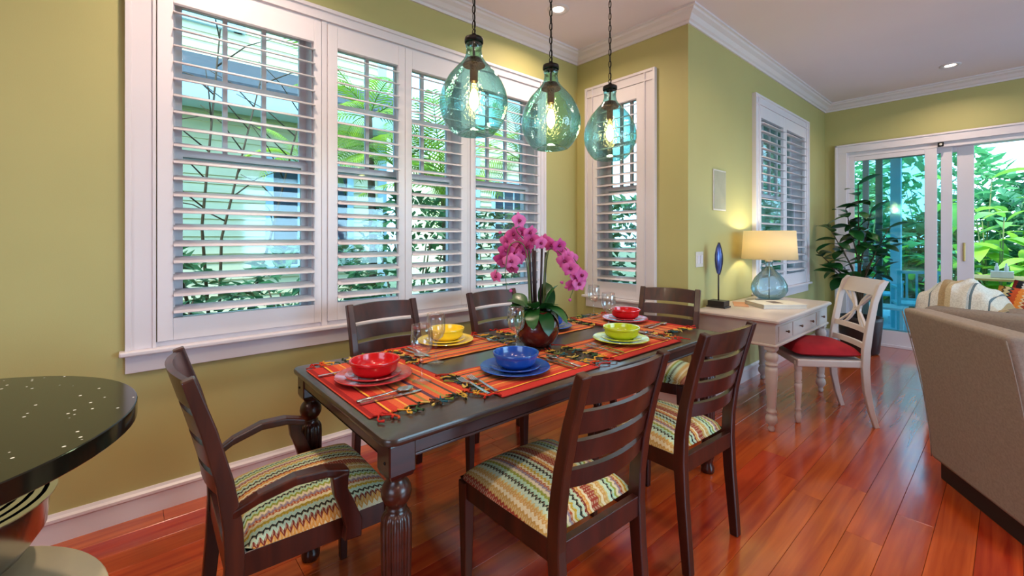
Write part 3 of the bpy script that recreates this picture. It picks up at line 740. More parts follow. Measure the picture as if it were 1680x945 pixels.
# ------------------------------------------------------------------ potted orchid
PX, PY = -1.505, 1.475
orc = thing('potted_orchid', 'pink moth orchid in a round dark red ceramic pot on the table', 'plant', (PX, PY, TZ))
mb = MB(); mb.lathe([(.001, .0), (.055, .0), (.062, .004), (.088, .030), (.103, .065), (.105, .090), (.098, .122), (.080, .148), (.066, .158), (.066, .166), (.058, .166), (.058, .150), (.001, .148)], 40)
pot = mb.build('pot', M['pot'], orc, True)
mb = MB(); mb.lathe([(.001, .150), (.03, .160), (.057, .152)], 16, caps=False); mb.build('moss', M['bark'], orc, True)
def leaf_mesh(name, L, W, mat, bend=.5, nseg=8, fold=.25, tipw=.0, power=.8, thick=0):
    mb = MB(); vs = []; fs = []
    x = z = 0; ang = 0
    for i in range(nseg+1):
        s_ = i/nseg; w = W/2*(math.sin(PI*min(1, s_*.96+.04))**power)
        if i: ang = -bend*s_*1.6; x += L/nseg*math.cos(ang); z += L/nseg*math.sin(ang)
        vs += [(x, -w, z+w*fold), (x, 0, z), (x, w, z+w*fold)]
    for i in range(nseg):
        a = i*3; fs += [(a, a+1, a+4, a+3), (a+1, a+2, a+5, a+4)]
    mb.add(vs, fs); return mb.mesh(name, mat, True, False)
rn = random.Random(5)
om = [leaf_mesh('leaf', .17, .085, M['orchleaf'], .95, power=.5), leaf_mesh('leaf', .13, .075, M['orchleaf'], .35, power=.5)]
lv = [(-150, 20, 0, .9), (-100, 5, 0, .9), (-62, 12, 0, .85), (-20, 5, 0, .9), (20, 20, 0, .9), (60, 20, 0, .9), (100, 10, 0, .9), (150, 25, 1, .9), (-130, 40, 1, 1.0), (30, 78, 1, 1.1), (0, 35, 1, .9), (-175, 5, 0, .9), (-80, -25, 0, .85), (-35, -20, 0, .9), (-110, 30, 1, .9), (-60, 40, 1, .8), (-140, -15, 0, .85), (45, -10, 0, .9)]
for a, e, k, s_ in lv:
    o = obj('leaf', om[k], orc, (.03*math.cos(F2(a)), .03*math.sin(F2(a)), .165+rn.random()*.015), (rn.uniform(-.3, .3), -F2(e), F2(a))); o.scale = (s_,)*3
for (dr, a, e, k, s_, z_) in ((.045, 139, 82, 1, 1.15, .165), (-.075, 150, 50, 1, 1.0, .17), (-.03, 120, 30, 1, .9, .17)):
    o = obj('leaf', om[k], orc, (.6574*dr, .7536*dr, z_), (0, -F2(e), F2(a))); o.scale = (s_,)*3
# camera-facing frame for the arching stems: r = toward screen right
RV = Vector((.6574, .7536, 0)); FV = Vector((-.7536, .6574, 0))
def P3(r, f, z): v_ = RV*r+FV*f; return Vector((v_.x, v_.y, z))
for r_, f_, h_ in ((-.040, .0, .50), (-.022, .02, .52), (-.012, -.01, .49), (.022, .0, .50), (.042, .015, .48)):
    mb = MB(); a = P3(r_*.6, f_, .15); b_ = P3(r_, f_, h_*.93); mb.tube([a, (a+b_)/2, b_], .0055, 8); mb.build('stake', M['stake'], orc, True)
def spray(pts_, name='stem'):
    # smooth Catmull-Rom sampled stem
    P = [Vector(p) for p in pts_]; out = []
    Q = [P[0]*2-P[1]]+P+[P[-1]*2-P[-2]]
    for i in range(1, len(Q)-2):
        for k in range(6):
            t = k/6; out.append(.5*((2*Q[i])+(Q[i+1]-Q[i-1])*t+(2*Q[i-1]-5*Q[i]+4*Q[i+1]-Q[i+2])*t*t+(3*Q[i]-Q[i-1]-3*Q[i+1]+Q[i+2])*t**3))
    out.append(P[-1]); mb = MB(); mb.tube(out, [.0032*(1-.5*i/len(out)) for i in range(len(out))], 6); mb.build(name, M['stem'], orc, True); return out
def flower_mesh(open_=1.0):
    mb = MB()
    for k, (a, L, W) in enumerate(((90, .034, .026), (12, .036, .040), (168, .036, .040), (-50, .033, .024), (-130, .033, .024))):
        ca, sa = math.cos(F2(a)), math.sin(F2(a)); n = 6; vs = []; fs = []
        for i in range(n+1):
            s_ = i/n; w = W/2*math.sin(PI*(.06+.94*s_)**.75)**.7; x = L*s_; zz = .006*math.sin(s_*2.6)*open_ + (.002 if k in (1, 2) else 0)
            for q in (-1, 0, 1):
                vs.append((x*ca-q*w*sa, x*sa+q*w*ca, zz-abs(q)*.003))
        for i in range(n):
            b_ = i*3; fs += [(b_, b_+1, b_+4, b_+3), (b_+1, b_+2, b_+5, b_+4)]
        mb.add(vs, fs)
    return mb.mesh('flower', M['petal'], True, False)
fm = flower_mesh()
lp = MB(); lp.lathe([(.001, -.002), (.005, .002), (.007, .008), (.004, .014), (.001, .016)], 8); lipm = lp.mesh('lip', M['lip'], True)
bdm = MB(); bdm.lathe([(.001, -.009), (.006, -.006), (.008, 0), (.005, .008), (.001, .011)], 10); budm = bdm.mesh('bud', M['petal'], True)
def put_flower(p, yaw, pitch, s_=1.0):
    # flower normal is local +Z; aim it roughly at the viewer side (-FV) with variation
    n = (-FV*math.cos(yaw)+RV*math.sin(yaw)); n = (n*math.cos(pitch)+Vector((0, 0, 1))*math.sin(pitch)).normalized()
    up = Vector((0, 0, 1)); xax = up.cross(n).normalized(); yax = n.cross(xax)
    Rm = Matrix((xax, yax, n)).transposed().to_euler()
    o = obj('flower', fm, orc, p, Rm); o.scale = (s_,)*3; obj('lip', lipm, o)
# px -> local offsets about (878,568) at ~2.08 m : 345 px per metre
def px(x_, y_, f=0.0): 
    return P3((x_-880)/345*(1+f/2.1), f, (568-y_)/345)
for pts_ in ([(865, 520, 0), (868, 440, 0), (862, 400, -.02), (845, 378, -.03), (850, 362, -.04)], [(868, 520, .02), (862, 430, .03), (842, 400, .04), (822, 420, .05), (812, 450, .03)],
             [(870, 515, -.02), (860, 410, -.04), (835, 400, -.06), (826, 440, -.05), (828, 475, -.05)], [(890, 515, 0), (893, 430, 0), (905, 408, .02), (925, 425, .03), (940, 470, .04), (935, 492, .04)],
             [(893, 515, .02), (896, 430, .03), (910, 395, .04), (945, 430, .02), (952, 455, 0)]):
    spray([px(*p) for p in pts_])
flw = [(848, 362, 20), (855, 380, -10), (870, 392, 15), (884, 398, 25), (830, 395, -25), (838, 402, 0), (850, 400, 5), (862, 405, 10), (828, 410, -30), (842, 415, -5), (856, 414, 0), (822, 425, -20), (836, 428, 5), (848, 424, 12),
       (838, 440, -10), (825, 432, -35), (813, 455, -40), (840, 384, 0), (866, 380, 18), (893, 397, -15), (903, 402, 0), (915, 402, 15), (920, 412, 5), (930, 420, 20), (926, 428, -5), (938, 425, 25), (934, 440, 5), (944, 455, 20), (940, 468, 0), (952, 452, 35), (948, 466, 10)]
for i, (x_, y_, a) in enumerate(flw):
    put_flower(px(x_, y_, rn.uniform(-.05, .05)), F2(a+rn.uniform(-20, 20)), F2(rn.uniform(-35, 25)), rn.uniform(1.0, 1.3))
for x_, y_ in ((818, 381), (836, 478), (842, 440), (928, 472), (934, 493), (921, 464)):
    obj('bud', budm, orc, px(x_, y_), (rn.random()*3, rn.random()*3, 0))

# ------------------------------------------------------------------ pendant lamps
def pendant(label, x, y, zb, chain_top=ZC):
    t_ = thing('pendant_lamp', label, 'lamp', (x, y, zb), 0, 'teal glass pendant lamps over the dining table')
    pr = [(.001, .030), (.03, .026), (.055, .012), (.072, .002), (.088, .006), (.108, .026), (.128, .056), (.142, .088), (.149, .122), (.1485, .156), (.141, .190), (.127, .224), (.107, .258), (.078, .292), (.052, .320), (.039, .340), (.034, .365), (.034, .385), (.038, .392), (.034, .400), (.034, .418)]
    mb = MB(); mb.lathe(pr, 48, caps=False); mb.build('glass_shade', M['teal'], t_, True)
    mb = MB(); mb.lathe([(.001, .425), (.040, .425), (.041, .418), (.041, .405), (.039, .405), (.039, .416), (.001, .417)], 24, caps=False); mb.lathe([(.001, .448), (.010, .445), (.012, .430), (.014, .424)], 16, caps=False)
    mb.build('cap', M['blackmetal'], t_, True)
    mb = MB(); mb.lathe([(.006, .325), (.006, .418)], 10); mb.lathe([(.008, .345), (.034, .335), (.050, .305), (.048, .303), (.020, .312), (.018, .30), (.018, .235), (.012, .235)], 20); so = mb.build('socket', M['bronze'], t_, True)
    mb = MB(); mb.lathe([(.001, .105), (.014, .112), (.023, .130), (.026, .150), (.023, .175), (.015, .205), (.013, .236)], 20); mb.build('bulb', M['bulbglass'], t_, True)
    mb = MB(); mb.lathe([(.001, .112), (.012, .118), (.020, .134), (.022, .152), (.018, .176), (.010, .198), (.002, .205)], 16); mb.build('filament', M['filament'], t_, True)
    ln = MB()
    pth = []
    for k in range(13):
        a = 2*PI*k/12; pth.append((.0082*math.cos(a), 0, .0205*math.sin(a)))
    ln.tube(pth, .0021, 5, False)
    lm_ = ln.mesh('link', M['blackmetal'], True)
    mb = MB(); top = chain_top-zb; mb.tube([(.002, .002, .45), (.003, -.002, .45+(top-.45)*.3), (-.002, .003, .45+(top-.45)*.7), (0, 0, top)], .0022, 6)
    ch = mb.build('chain', M['blackmetal'], t_, True)
    ring = MB(); ring.tube([(.011*math.cos(2*PI*k/14), 0, .455+.011*math.sin(2*PI*k/14)) for k in range(15)], .002, 5, False); ring.build('ring', M['blackmetal'], t_, True)
    z = .484; k = 0
    while z < top-.02:
        obj('link', lm_, ch, (0, 0, z), (0, 0, (k % 2)*PI/2+.3)); z += .0345; k += 1
    mb = MB(); mb.lathe([(.06, top), (.06, top-.008), (.02, top-.022), (.004, top-.024)], 24); mb.build('ceiling_rose', M['blackmetal'], t_, True)
    d_ = bpy.data.lights.new('bulb_light', 'POINT'); d_.energy = 3.2; d_.color = (1.0, .72, .40); d_.shadow_soft_size = .03
    lo = bpy.data.objects.new('bulb_light', d_); lo.location = (0, 0, .085); lo.parent = t_; COL.objects.link(lo)
    return t_
M['bulbglass'] = thin_glass('bulb_glass', 'fff2d8', 'e8c890', base_spec=.04)
pendant('nearest and largest-looking teal glass pendant, leftmost of the three', -1.555, 1.135, 1.727)
pendant('middle teal glass pendant lamp of the row of three', -1.535, 1.60, 1.722)
pendant('farthest teal glass pendant, in front of the narrow corner window', -1.530, 2.085, 1.725)

def downlight(x, y, label, e=28):
    t_ = thing('recessed_downlight', label, 'light', (x, y, ZC), 0)
    mb = MB(); mb.lathe([(.080, -.001), (.078, -.006), (.056, -.009), (.040, -.003), (.038, .0)], 32, caps=False); mb.build('trim_ring', M['white'], t_, True)
    mb = MB(); mb.lathe([(.001, -.0025), (.040, -.0025), (.040, -.001), (.001, -.001)], 24); mb.build('lens', M['downlight'], t_, True)
    d_ = bpy.data.lights.new('downlight_beam', 'AREA'); d_.shape = 'DISK'; d_.size = .11; d_.energy = e*.55; d_.color = (1.0, .76, .58); d_.spread = math.radians(150)
    lo = bpy.data.objects.new('downlight_beam', d_); lo.location = (0, 0, -.012); lo.parent = t_; COL.objects.link(lo)
for x, y, l, e in ((-2.19, 2.36, 'small round recessed downlight above the middle pendant chain', 16), (-.40, 6.0, 'small round recessed downlight in the far ceiling before the patio doors', 14),
                (-2.05, .35, 'recessed downlight over the window wall', 20), (-.35, 3.0, 'recessed downlight over the walkway', 16), (-.4, .3, 'recessed downlight above the viewer', 22), (-1.2, -1.4, 'recessed downlight over the counter', 22), (1.6, 3.0, 'recessed downlight over the living room', 22), (1.6, .2, 'recessed downlight beside the kitchen', 22)):
    downlight(x, y, l, e)

# ------------------------------------------------------------------ kitchen peninsula end, lower left
pn = thing('kitchen_peninsula', 'black speckled granite counter with a rounded end over a beige shelf', 'counter', (-1.325, -.42, 0))
def capsule(r, n=40, back=1.6):
    pts = [(r*math.cos(PI*k/n), r*math.sin(PI*k/n)) for k in range(n+1)]
    return pts+[(-r, -back), (r, -back)]
def slab(mb, r, z0, z1, e=.004, back=1.6):
    mb.rings([[(*p, z) for p in capsule(q, back=back)] for q, z in ((r-e, z0), (r, z0+e), (r, z1-e), (r-e*.4, z1-e*.4), (r-e, z1))])
mb = MB(); slab(mb, .432, .878, .914, .002); autosmooth(mb.build('countertop', M['granite'], pn), 30)
mb = MB(); slab(mb, .385, .480, .50, .003, 1.5); autosmooth(mb.build('shelf', M['beige'], pn), 50)
mb = MB(); slab(mb, .36, .06, .09, .003, 1.5); autosmooth(mb.build('base_shelf', M['beige'], pn), 50)
mb = MB(); mb.box(-.36, .36, -1.5, -.30, .0, .878); mb.build('cabinet', M['cupboard'], pn, bevel=.003)
bxy = (-1.57, -.36)
for k, (r_, h_) in enumerate(((.215, .165), (.192, .160), (.170, .155), (.148, .150), (.126, .145))):
    mb = MB(); mb.lathe([(.001, .0), (r_*.55, .0), (r_*.80, .03), (r_*.95, .08), (r_*.985, h_-.004), (r_+.008, h_-.003), (r_+.008, h_), (r_*.97, h_), (r_*.935, .08), (r_*.78, .034), (r_*.5, .006), (.001, .006)], 40)
    o = mb.build('mixing_bowl', M['steel'], None, True, loc=(bxy[0], bxy[1], .501+.006*k)); autosmooth(o, 50)
    tag(o, ('outermost', 'second', 'third', 'fourth', 'innermost')[k]+' stainless mixing bowl of the nested stack under the granite counter', 'bowl', 'nested mixing bowls')

# ------------------------------------------------------------------ writing desk
DX0, DX1, DY0, DY1, DZ = -1.555, -.985, 3.125, 4.375, .747
dk = thing('writing_desk', 'cream painted writing desk with turned legs against the green wall', 'desk', ((DX0+DX1)/2, (DY0+DY1)/2, 0))
dx, dy = (DX1-DX0)/2, (DY1-DY0)/2
mb = MB(); pts = rrect(dx, dy, .012, 3)
mb.rings([[(*ins(p, i_), z) for p in pts] for i_, z in ((.022, DZ-.042), (.020, DZ-.034), (.010, DZ-.028), (.0, DZ-.022), (.0, DZ-.010), (.006, DZ-.003), (.012, DZ))]); autosmooth(mb.build('desktop', M['desk'], dk), 30)
bx, by = dx-.028, dy-.028
mb = MB(); mb.box(-bx, bx, -by, by, .575, DZ-.042); mb.build('case', M['desk'], dk, bevel=.002)
mb = MB(); mb.box(-bx-.010, bx+.010, -by-.010, by+.010, .560, .578); mb.build('moulding', M['desk'], dk, bevel=.006)
kn = MB(); kn.lathe([(.004, 0), (.004, .010), (.009, .014), (.010, .018), (.007, .023), (.001, .024)], 14); knm = kn.mesh('knob', M['bronze'], True)
for y0, y1, ks in ((-by+.05, -by+.31, (0,)), (-by+.33, by-.33, (-.13, .13)), (by-.31, by-.05, (0,))):
    MB().box(bx, bx+.006, y0, y1, .592, .692).build('drawer', M['desk'], dk, bevel=.003)
    dr = dk.children[-1]
    for k_ in ks: obj('knob', knm, dr, (bx+.006, (y0+y1)/2+k_, .645), (0, PI/2, 0))
lg = MB(); lg.lathe([(.014, 0), (.018, .005), (.020, .02), (.015, .032), (.022, .045), (.034, .062), (.036, .085), (.030, .105), (.022, .115), (.031, .125), (.031, .135), (.024, .145), (.026, .16), (.034, .30), (.037, .40), (.036, .42), (.026, .428), (.038, .436), (.038, .446), (.028, .455), (.038, .470), (.041, .49), (.036, .512), (.026, .52), (.030, .528), (.036, .535)], 32)
lgm = lg.mesh('leg', M['desk'], True)
lb = MB(); lb.box(-.034, .034, -.034, .034, .535, .575); lbm = lb.mesh('leg_block', M['desk'])
for sx in (-1, 1):
    for sy in (-1, 1):
        L_ = obj('leg', lgm, dk, (sx*(bx-.036), sy*(by-.036), 0)); obj('leg_block', lbm, L_, bevel=.003)

# desk lamp
tl = thing('table_lamp', 'lit table lamp with cream drum shade and blue glass jug base', 'lamp', (-1.340, 4.02, DZ))
mb = MB(); mb.lathe([(.001, 0), (.10, 0), (.10, .018), (.001, .018)], 32); mb.build('acrylic_foot', M['glass'], tl, bevel=.002)
mb = MB(); mb.lathe([(.001, .019), (.075, .020), (.115, .045), (.136, .095), (.132, .140), (.105, .195), (.065, .240), (.036, .268), (.027, .285), (.026, .315), (.033, .322), (.030, .328)], 40, caps=False); mb.build('glass_base', M['lampglass'], tl, True)
mb = MB(); mb.tube([(.034*math.cos(a), .034*math.sin(a)+.0, .0) for a in ()] or [(-.028, 0, .310), (-.055, 0, .300), (-.062, 0, .275), (-.050, 0, .255)], .006, 8); mb.build('jug_handle', M['lampglass'], tl, True)
mb = MB(); mb.tube([(0, 0, .02), (0, 0, .37)], .004, 8); mb.lathe([(.030, .326), (.030, .336), (.012, .345), (.012, .40), (.008, .402)], 16); mb.build('stem', M['steel'], tl, True)
mb = MB(); mb.lathe([(.205, .350), (.190, .585)], 48, caps=False); mb.build('lamp_shade', M['shade'], tl, True, solid=.002)
mb = MB(); mb.lathe([(.001, .40), (.022, .415), (.028, .445), (.020, .475), (.001, .485)], 16); mb.build('bulb', M['bulb2'] if 'bulb2' in M else emis('lamp_bulb', (1, .78, .42), 18), tl, True)
d_ = bpy.data.lights.new('lamp_light', 'POINT'); d_.energy = 7; d_.color = (1.0, .86, .56); d_.shadow_soft_size = .03
lo = bpy.data.objects.new('lamp_light', d_); lo.location = (0, 0, .515); lo.parent = tl; COL.objects.link(lo)

# carved sculpture on a stand
sc_ = thing('sculpture', 'dark oval carved sculpture on a thin rod over a black box base', 'sculpture', (-1.475, 3.375, DZ))
mb = MB(); mb.box(-.07, .07, -.055, .055, 0, .012); mb.box(-.062, .062, -.048, .048, .012, .052); mb.build('base', M['mask'], sc_, bevel=.003)
mb = MB(); mb.tube([(0, 0, .05), (0, 0, .27)], .006, 8); mb.build('rod', M['mask'], sc_, True)
mb = MB(); mb.lathe([(.001, .245), (.020, .262), (.036, .305), (.043, .355), (.042, .40), (.030, .445), (.014, .475), (.001, .49)], 24)
mb.v = [(x*.55, y*1.0, z) for x, y, z in mb.v]; mb.build('oval_body', M['bluegrey'], sc_, True)
mb = MB(); mb.tube([(.027*math.sin(PI*k/14)*.9, .010, .245+.245*k/14) for k in range(15)], .007, 6); mb.tube([(0, -.043*math.sin(PI*k/14), .245+.245*k/14) for k in range(15)], .005, 6); mb.build('ridge', M['mask'], sc_, True)
# book and folded paper
bk = thing('book', 'large pale book lying flat in front of the table lamp', 'book', (-1.205, 3.745, DZ), F2(-40))
mb = MB(); mb.box(-.12, .12, -.16, .16, .004, .026); mb.build('page_block', M['paper'], bk)
mb = MB(); mb.box(-.125, .125, -.165, .165, 0, .004); mb.box(-.125, .125, -.165, .165, .026, .030); mb.box(-.127, -.122, -.165, .165, 0, .030); mb.build('cover', M['plate_white'], bk, bevel=.001)
mb = MB(); mb.box(-.1285, -.127, -.045, .03, .003, .027); mb.box(-.05, .05, -.045, .03, .0302, .0308); mb.build('printed_picture', M['bookpic'], bk)
pp = MB(); pp.box(-.05, .05, -.13, .13, 0, .003); tag(pp.build('notepad', simple('terracotta_paper', 'c08a6a', .7), None, loc=(-1.42, 3.64, DZ), rot=(0, 0, F2(25))), 'thin orange-brown notepad lying behind the book', 'notepad')

# wall plates
sp_ = thing('wall_speaker', 'tall flush cream speaker grille on the green wall above the sculpture', 'speaker', (XM, 3.61, 1.66))
MB().box(0, .010, -.115, .115, -.165, .165).build('bezel', M['plate_white'], sp_, bevel=.003); MB().box(.010, .013, -.103, .103, -.153, .153).build('grille', M['grille'], sp_)
sw = thing('light_switch', 'white double light switch plate low on the green wall', 'switch', (XM, 3.27, 1.11))
MB().box(0, .006, -.058, .058, -.058, .058).build('plate', M['plate_white'], sw, bevel=.002)
for y_ in (-.024, .024): MB().obox((.009, y_, 0), (.006, .030, .062), (0, .06, 0)).build('rocker', M['white'], sw, bevel=.001)

# ------------------------------------------------------------------ white desk chair with crossed back
wc = thing('desk_chair', 'cream wooden chair with crossed back and red seat cushion at the desk', 'chair', (-.935, 3.765, 0), math.atan2(-.624, -.781)-PI/2)
Q_ = [(-.262, 0), (-.232, .10), (-.205, .24), (-.195, .40), (-.200, .52), (-.222, .68), (-.250, .84), (-.285, .95), (-.315, .985)]
def qy(z):
    for (y0, z0), (y1, z1) in zip(Q_, Q_[1:]):
        if z0 <= z <= z1: return y0+(y1-y0)*(z-z0)/(z1-z0)
    return Q_[-1][0]
for s_ in (-1, 1):
    mb = MB(); mb.sweep(Q_, s_*.205, .032, [.03, .034, .042, .046, .046, .040, .036, .036, .030]); mb.build('rear_leg', M['desk'], wc, bevel=.005)
    mb = MB(); mb.lathe([(.012, 0), (.016, .01), (.020, .04), (.018, .07), (.013, .085), (.020, .095), (.014, .105), (.016, .13), (.022, .24), (.024, .27), (.017, .278), (.024, .286), (.017, .294), (.022, .305), (.022, .35), (.018, .36), (.024, .37), (.024, .43)], 20, c=(s_*.205, .215, 0))
    mb.build('front_leg', M['desk'], wc, True)
mb = MB(); pts = [(-.205, -.20), (.205, -.20), (.245, .235), (-.245, .235)]; mb.rings([[(x, y, z) for x, y in pts] for z in (.395, .445)]); mb.build('seat', M['desk'], wc, bevel=.008, seg=3)
mb = MB()
def cush(sgn):
    def f(u, v):
        a = 2*u-1; b_ = 2*v-1; e = max(0, (1-a**4)*(1-b_**4)); w = .21+.025*v
        k = 1-.06*(a*a*b_*b_)
        return (a*w*k, .018+b_*.215*k, (.480)+sgn*(.062 if sgn > 0 else .028)*e**.55)
    return f
mb.grid(cush(1), 18, 18); mb.grid(cush(-1), 18, 18); mb.build('seat_cushion', M['redfab'], wc, True)
def barx(name, z0, z1, th_=.022, bow=.02, xr=.19):
    rings = []
    for k in range(11):
        u = 2*k/10-1; b_ = bow*(1-u*u); y0, y1 = qy(z0)-b_, qy(z1)-b_
        rings.append([(u*xr, y0+th_/2, z0), (u*xr, y0-th_/2, z0), (u*xr, y1-th_/2, z1), (u*xr, y1+th_/2, z1)])
    m_ = MB(); m_.rings(rings); return autosmooth(m_.build(name, M['desk'], wc), 40)
barx('crest_rail', .885, .985, .026, .02, .222); barx('cross_rail', .625, .660); barx('cross_rail', .520, .555)
def cross(pts_):
    mb = MB(); rings = []
    for (u, z) in pts_:
        y = qy(z)-.02*(1-(u/.19)**2); rings.append([(u-.012, y+.008, z), (u+.012, y+.008, z), (u+.012, y-.008, z), (u-.012, y-.008, z)])
    mb.rings(rings); mb.build('back_splat', M['desk'], wc, bevel=.002)
for sgn in (-1, 1):
    cross([(sgn*(-.165+.33*k/12+.0*math.sin(k)), .655+.235*(k/12)) for k in range(13)])
    cross([(sgn*(.028+.05*(abs(k/10-.5)*2)**2*1.6), .655+.235*k/10) for k in range(11)])

# ------------------------------------------------------------------ leafy rubber plant
fp = thing('rubber_plant', 'leafy dark green rubber plant in a dark pot beside the patio doors', 'plant', (-1.12, 6.12, 0))
mb = MB(); mb.lathe([(.001, 0), (.15, 0), (.17, .02), (.20, .36), (.205, .40), (.19, .40), (.185, .35), (.001, .34)], 32); mb.build('pot', M['mask'], fp, True)
fl = [leaf_mesh('leaf', .215, .125, M['ficus'], .30, fold=.18, power=.8), leaf_mesh('leaf', .19, .115, M['ficus'], .5, fold=.12, power=.8)]
rn = random.Random(21)
tips = [(-.02, 0, 1.86, 9), (-.12, .05, 1.60, 8), (.12, .0, 1.55, 8), (-.36, .0, 1.42, 8), (.28, -.05, 1.38, 7), (-.46, .05, 1.12, 8), (-.40, -.05, .98, 8), (-.15, .1, 1.22, 5), (.12, -.1, 1.18, 5), (.30, .05, 1.10, 8), (-.22, -.05, .95, 5), (.18, -.05, .92, 5), (0, 0, 1.40, 6)]
# tips given as screen-right offset, depth, height
for r_, f_, z_, n_ in tips:
    tip = P3(r_, f_, z_); tip = Vector((max(tip.x, -.33), min(tip.y, .34), tip.z)); base = Vector((rn.uniform(-.03, .03), rn.uniform(-.03, .03), .36)); mid = base.lerp(tip, .5)+Vector((-(tip.x)*.28, -(tip.y)*.28, .05))
    mb = MB(); mb.tube([base, base.lerp(mid, .5)+Vector((0, 0, .04)), mid, mid.lerp(tip, .5), tip], [.010, .009, .008, .006, .004], 6); mb.build('branch', M['bark'], fp, True)
    for k in range(n_):
        s_ = 1-.10*k/1.0*.42; p = mid.lerp(tip, max(.15, 1-.085*k)); a = k*2.4+rn.uniform(-.3, .3); el = F2(42-9*k+rn.uniform(-12, 12))
        # keep leaves out of the walls
        dirx = math.cos(a)*math.cos(el); 
        if p.x+dirx*.2 < -.40: a = PI-a
        if p.y+math.sin(a)*.2 > .48: a = -a
        o = obj('leaf', fl[k % 2], fp, p, (rn.uniform(-.4, .4), -el, a)); sc = rn.uniform(.85, 1.12); o.scale = (sc,)*3

# ------------------------------------------------------------------ armchair seen from behind
A0 = Vector((-.300, 3.262, 0)); A1 = Vector((.070, 2.665, 0)); ad = (A1-A0).normalized(); an = Vector((-ad.y, ad.x, 0))   # an: facing direction (away)
if an.x < 0: an = -an
wd = (A1-A0).length
AO = (A0+A1)/2
ac = thing('upholstered_armchair', 'taupe upholstered armchair seen from behind at the right edge', 'armchair', AO, math.atan2(an.y, an.x)-PI/2)   # local +Y = facing
hw = wd/2-.012
mb = MB(); mb.box(-hw+.03, hw-.03, .03, .80, 0, .095); mb.build('plinth', M['sofablack'], ac, bevel=.004)
def backpanel(hw0, hw1, y0b, y0t, th0, th1, z0, z1):
    n = 8; rings = []
    for k in range(n+1):
        s_ = k/n; z = z0+(z1-z0)*s_; w = hw0+(hw1-hw0)*s_**1.3; y = y0b+(y0t-y0b)*s_**1.6; th_ = th0+(th1-th0)*s_
        rings.append([(-w, y, z), (w, y, z), (w, y+th_, z), (-w, y+th_, z)])
    m_ = MB(); m_.rings(rings); return m_
autosmooth(backpanel(hw, hw+.03, 0, -.115, .17, .13, .095, .892).build('backrest', M['sofa'], ac, bevel=.022, seg=4), 50)
MB().box(-hw+.12, hw-.12, .16, .80, .095, .30).build('seat_base', M['sofa'], ac, bevel=.02, seg=3)
for s_ in (-1, 1):
    x0, x1 = sorted((s_*hw, s_*(hw-.13))); MB().box(x0, x1, .15, .82, .095, .61).build('armrest', M['sofa'], ac, bevel=.03, seg=4)
MB().box(-hw+.135, hw-.135, .17, .80, .302, .46).build('seat_cushion', M['sofa'], ac, bevel=.045, seg=4)
for s_ in (-1, 1):
    mb = MB(); mb.tube([(s_*(hw+.03*((k/12)**1.3)-.004), .0-.115*((k/12)**1.6)+.003, .10+.77*k/12) for k in range(13)], .0028, 6); mb.build('piping', M['sofa'], ac, True)

# ------------------------------------------------------------------ sofa beyond, with throw and pillows
SO = Vector((-.43, 4.235, 0)); sd = Vector((.965, -.262, 0)).normalized(); sa_ = math.atan2(sd.y, sd.x)
sf = thing('sofa', 'grey-taupe sofa facing the patio doors, seen from behind', 'sofa', SO, sa_)   # local +X along its back, +Y forward
SL = 1.9
autosmooth(MB().box(.0, SL, 0, .20, .12, .79).build('backrest', M['sofa'], sf, bevel=.04, seg=4), 50)
for k in range(2): autosmooth(MB().box(.14+k*(SL-.28)/2+.004, .14+(k+1)*(SL-.28)/2-.004, .20, .42, .44, .80).build('back_cushion', M['sofa'], sf, bevel=.06, seg=4), 50)
MB().box(.02, SL-.02, .18, .95, .12, .30).build('seat_base', M['sofa'], sf, bevel=.02)
for k in range(2): autosmooth(MB().box(.14+k*(SL-.28)/2+.004, .14+(k+1)*(SL-.28)/2-.004, .22, .95, .302, .45).build('seat_cushion', M['sofa'], sf, bevel=.04, seg=4), 50)
for x0 in (0, SL-.135): autosmooth(MB().box(x0, x0+.135, .19, .96, .12, .60).build('armrest', M['sofa'], sf, bevel=.035, seg=4), 50)
for x0 in (.05, SL-.05):
    for y0 in (.05, .88):
        mb = MB(); mb.rings([[(x0+a*w, y0+b_*w, z) for a, b_ in ((-1, -1), (1, -1), (1, 1), (-1, 1))] for w, z in ((.016, 0), (.026, .12))]); mb.build('leg', M['sofablack'], sf)
th_ = thing('throw_blanket', 'white throw blanket with grey stripes heaped over the sofa back corner', 'blanket', SO+sd*.13+Vector((-sd.y, sd.x, 0))*.30+Vector((0, 0, .79)), sa_)
def thr(u, v):
    a = u*2-1; b_ = v*2-1
    h = .165*max(0, 1-abs(a+.05)**2.2)*max(0, 1-abs(b_)**2.0)**.55
    h += .012*math.sin(a*9+b_*4)+.008*math.sin(a*17-b_*5)
    x = a*.235; y = b_*.19
    z = .012+h
    if abs(b_) > .8: z -= (abs(b_)-.8)*.7
    if a < -.85: z -= (-.85-a)*.9
    if a > .8: z -= (a-.8)*.1
    return (x, y*(1+.06*math.sin(a*7)), z)
mb = MB(); mb.grid(thr, 60, 40); mb.build('blanket_cloth', M['throw'], th_, True, solid=.008)
def pillow(label, matn, loc, rot, s_=.24):
    mb = MB()
    def f(sg):
        def g(u, v):
            a = 2*u-1; b_ = 2*v-1; e = max(0, (1-a*a)*(1-b_*b_)); k = 1-.10*(1-(abs(a*b_))**.6) if True else 1
            kx = 1-.10*(1-b_*b_); kx = 1-.07*(1-abs(b_)**2) ; ky = 1-.07*(1-abs(a)**2)
            return (a*s_*ky, sg*.075*e**.45, b_*s_*kx)
        return g
    mb.grid(f(1), 20, 20); mb.grid(f(-1), 20, 20); o = mb.build('throw_pillow', M[matn], None, True, loc=loc, rot=rot); tag(o, label, 'pillow', 'patterned pillows on the sofa'); return o
sn = Vector((-sd.y, sd.x, 0))
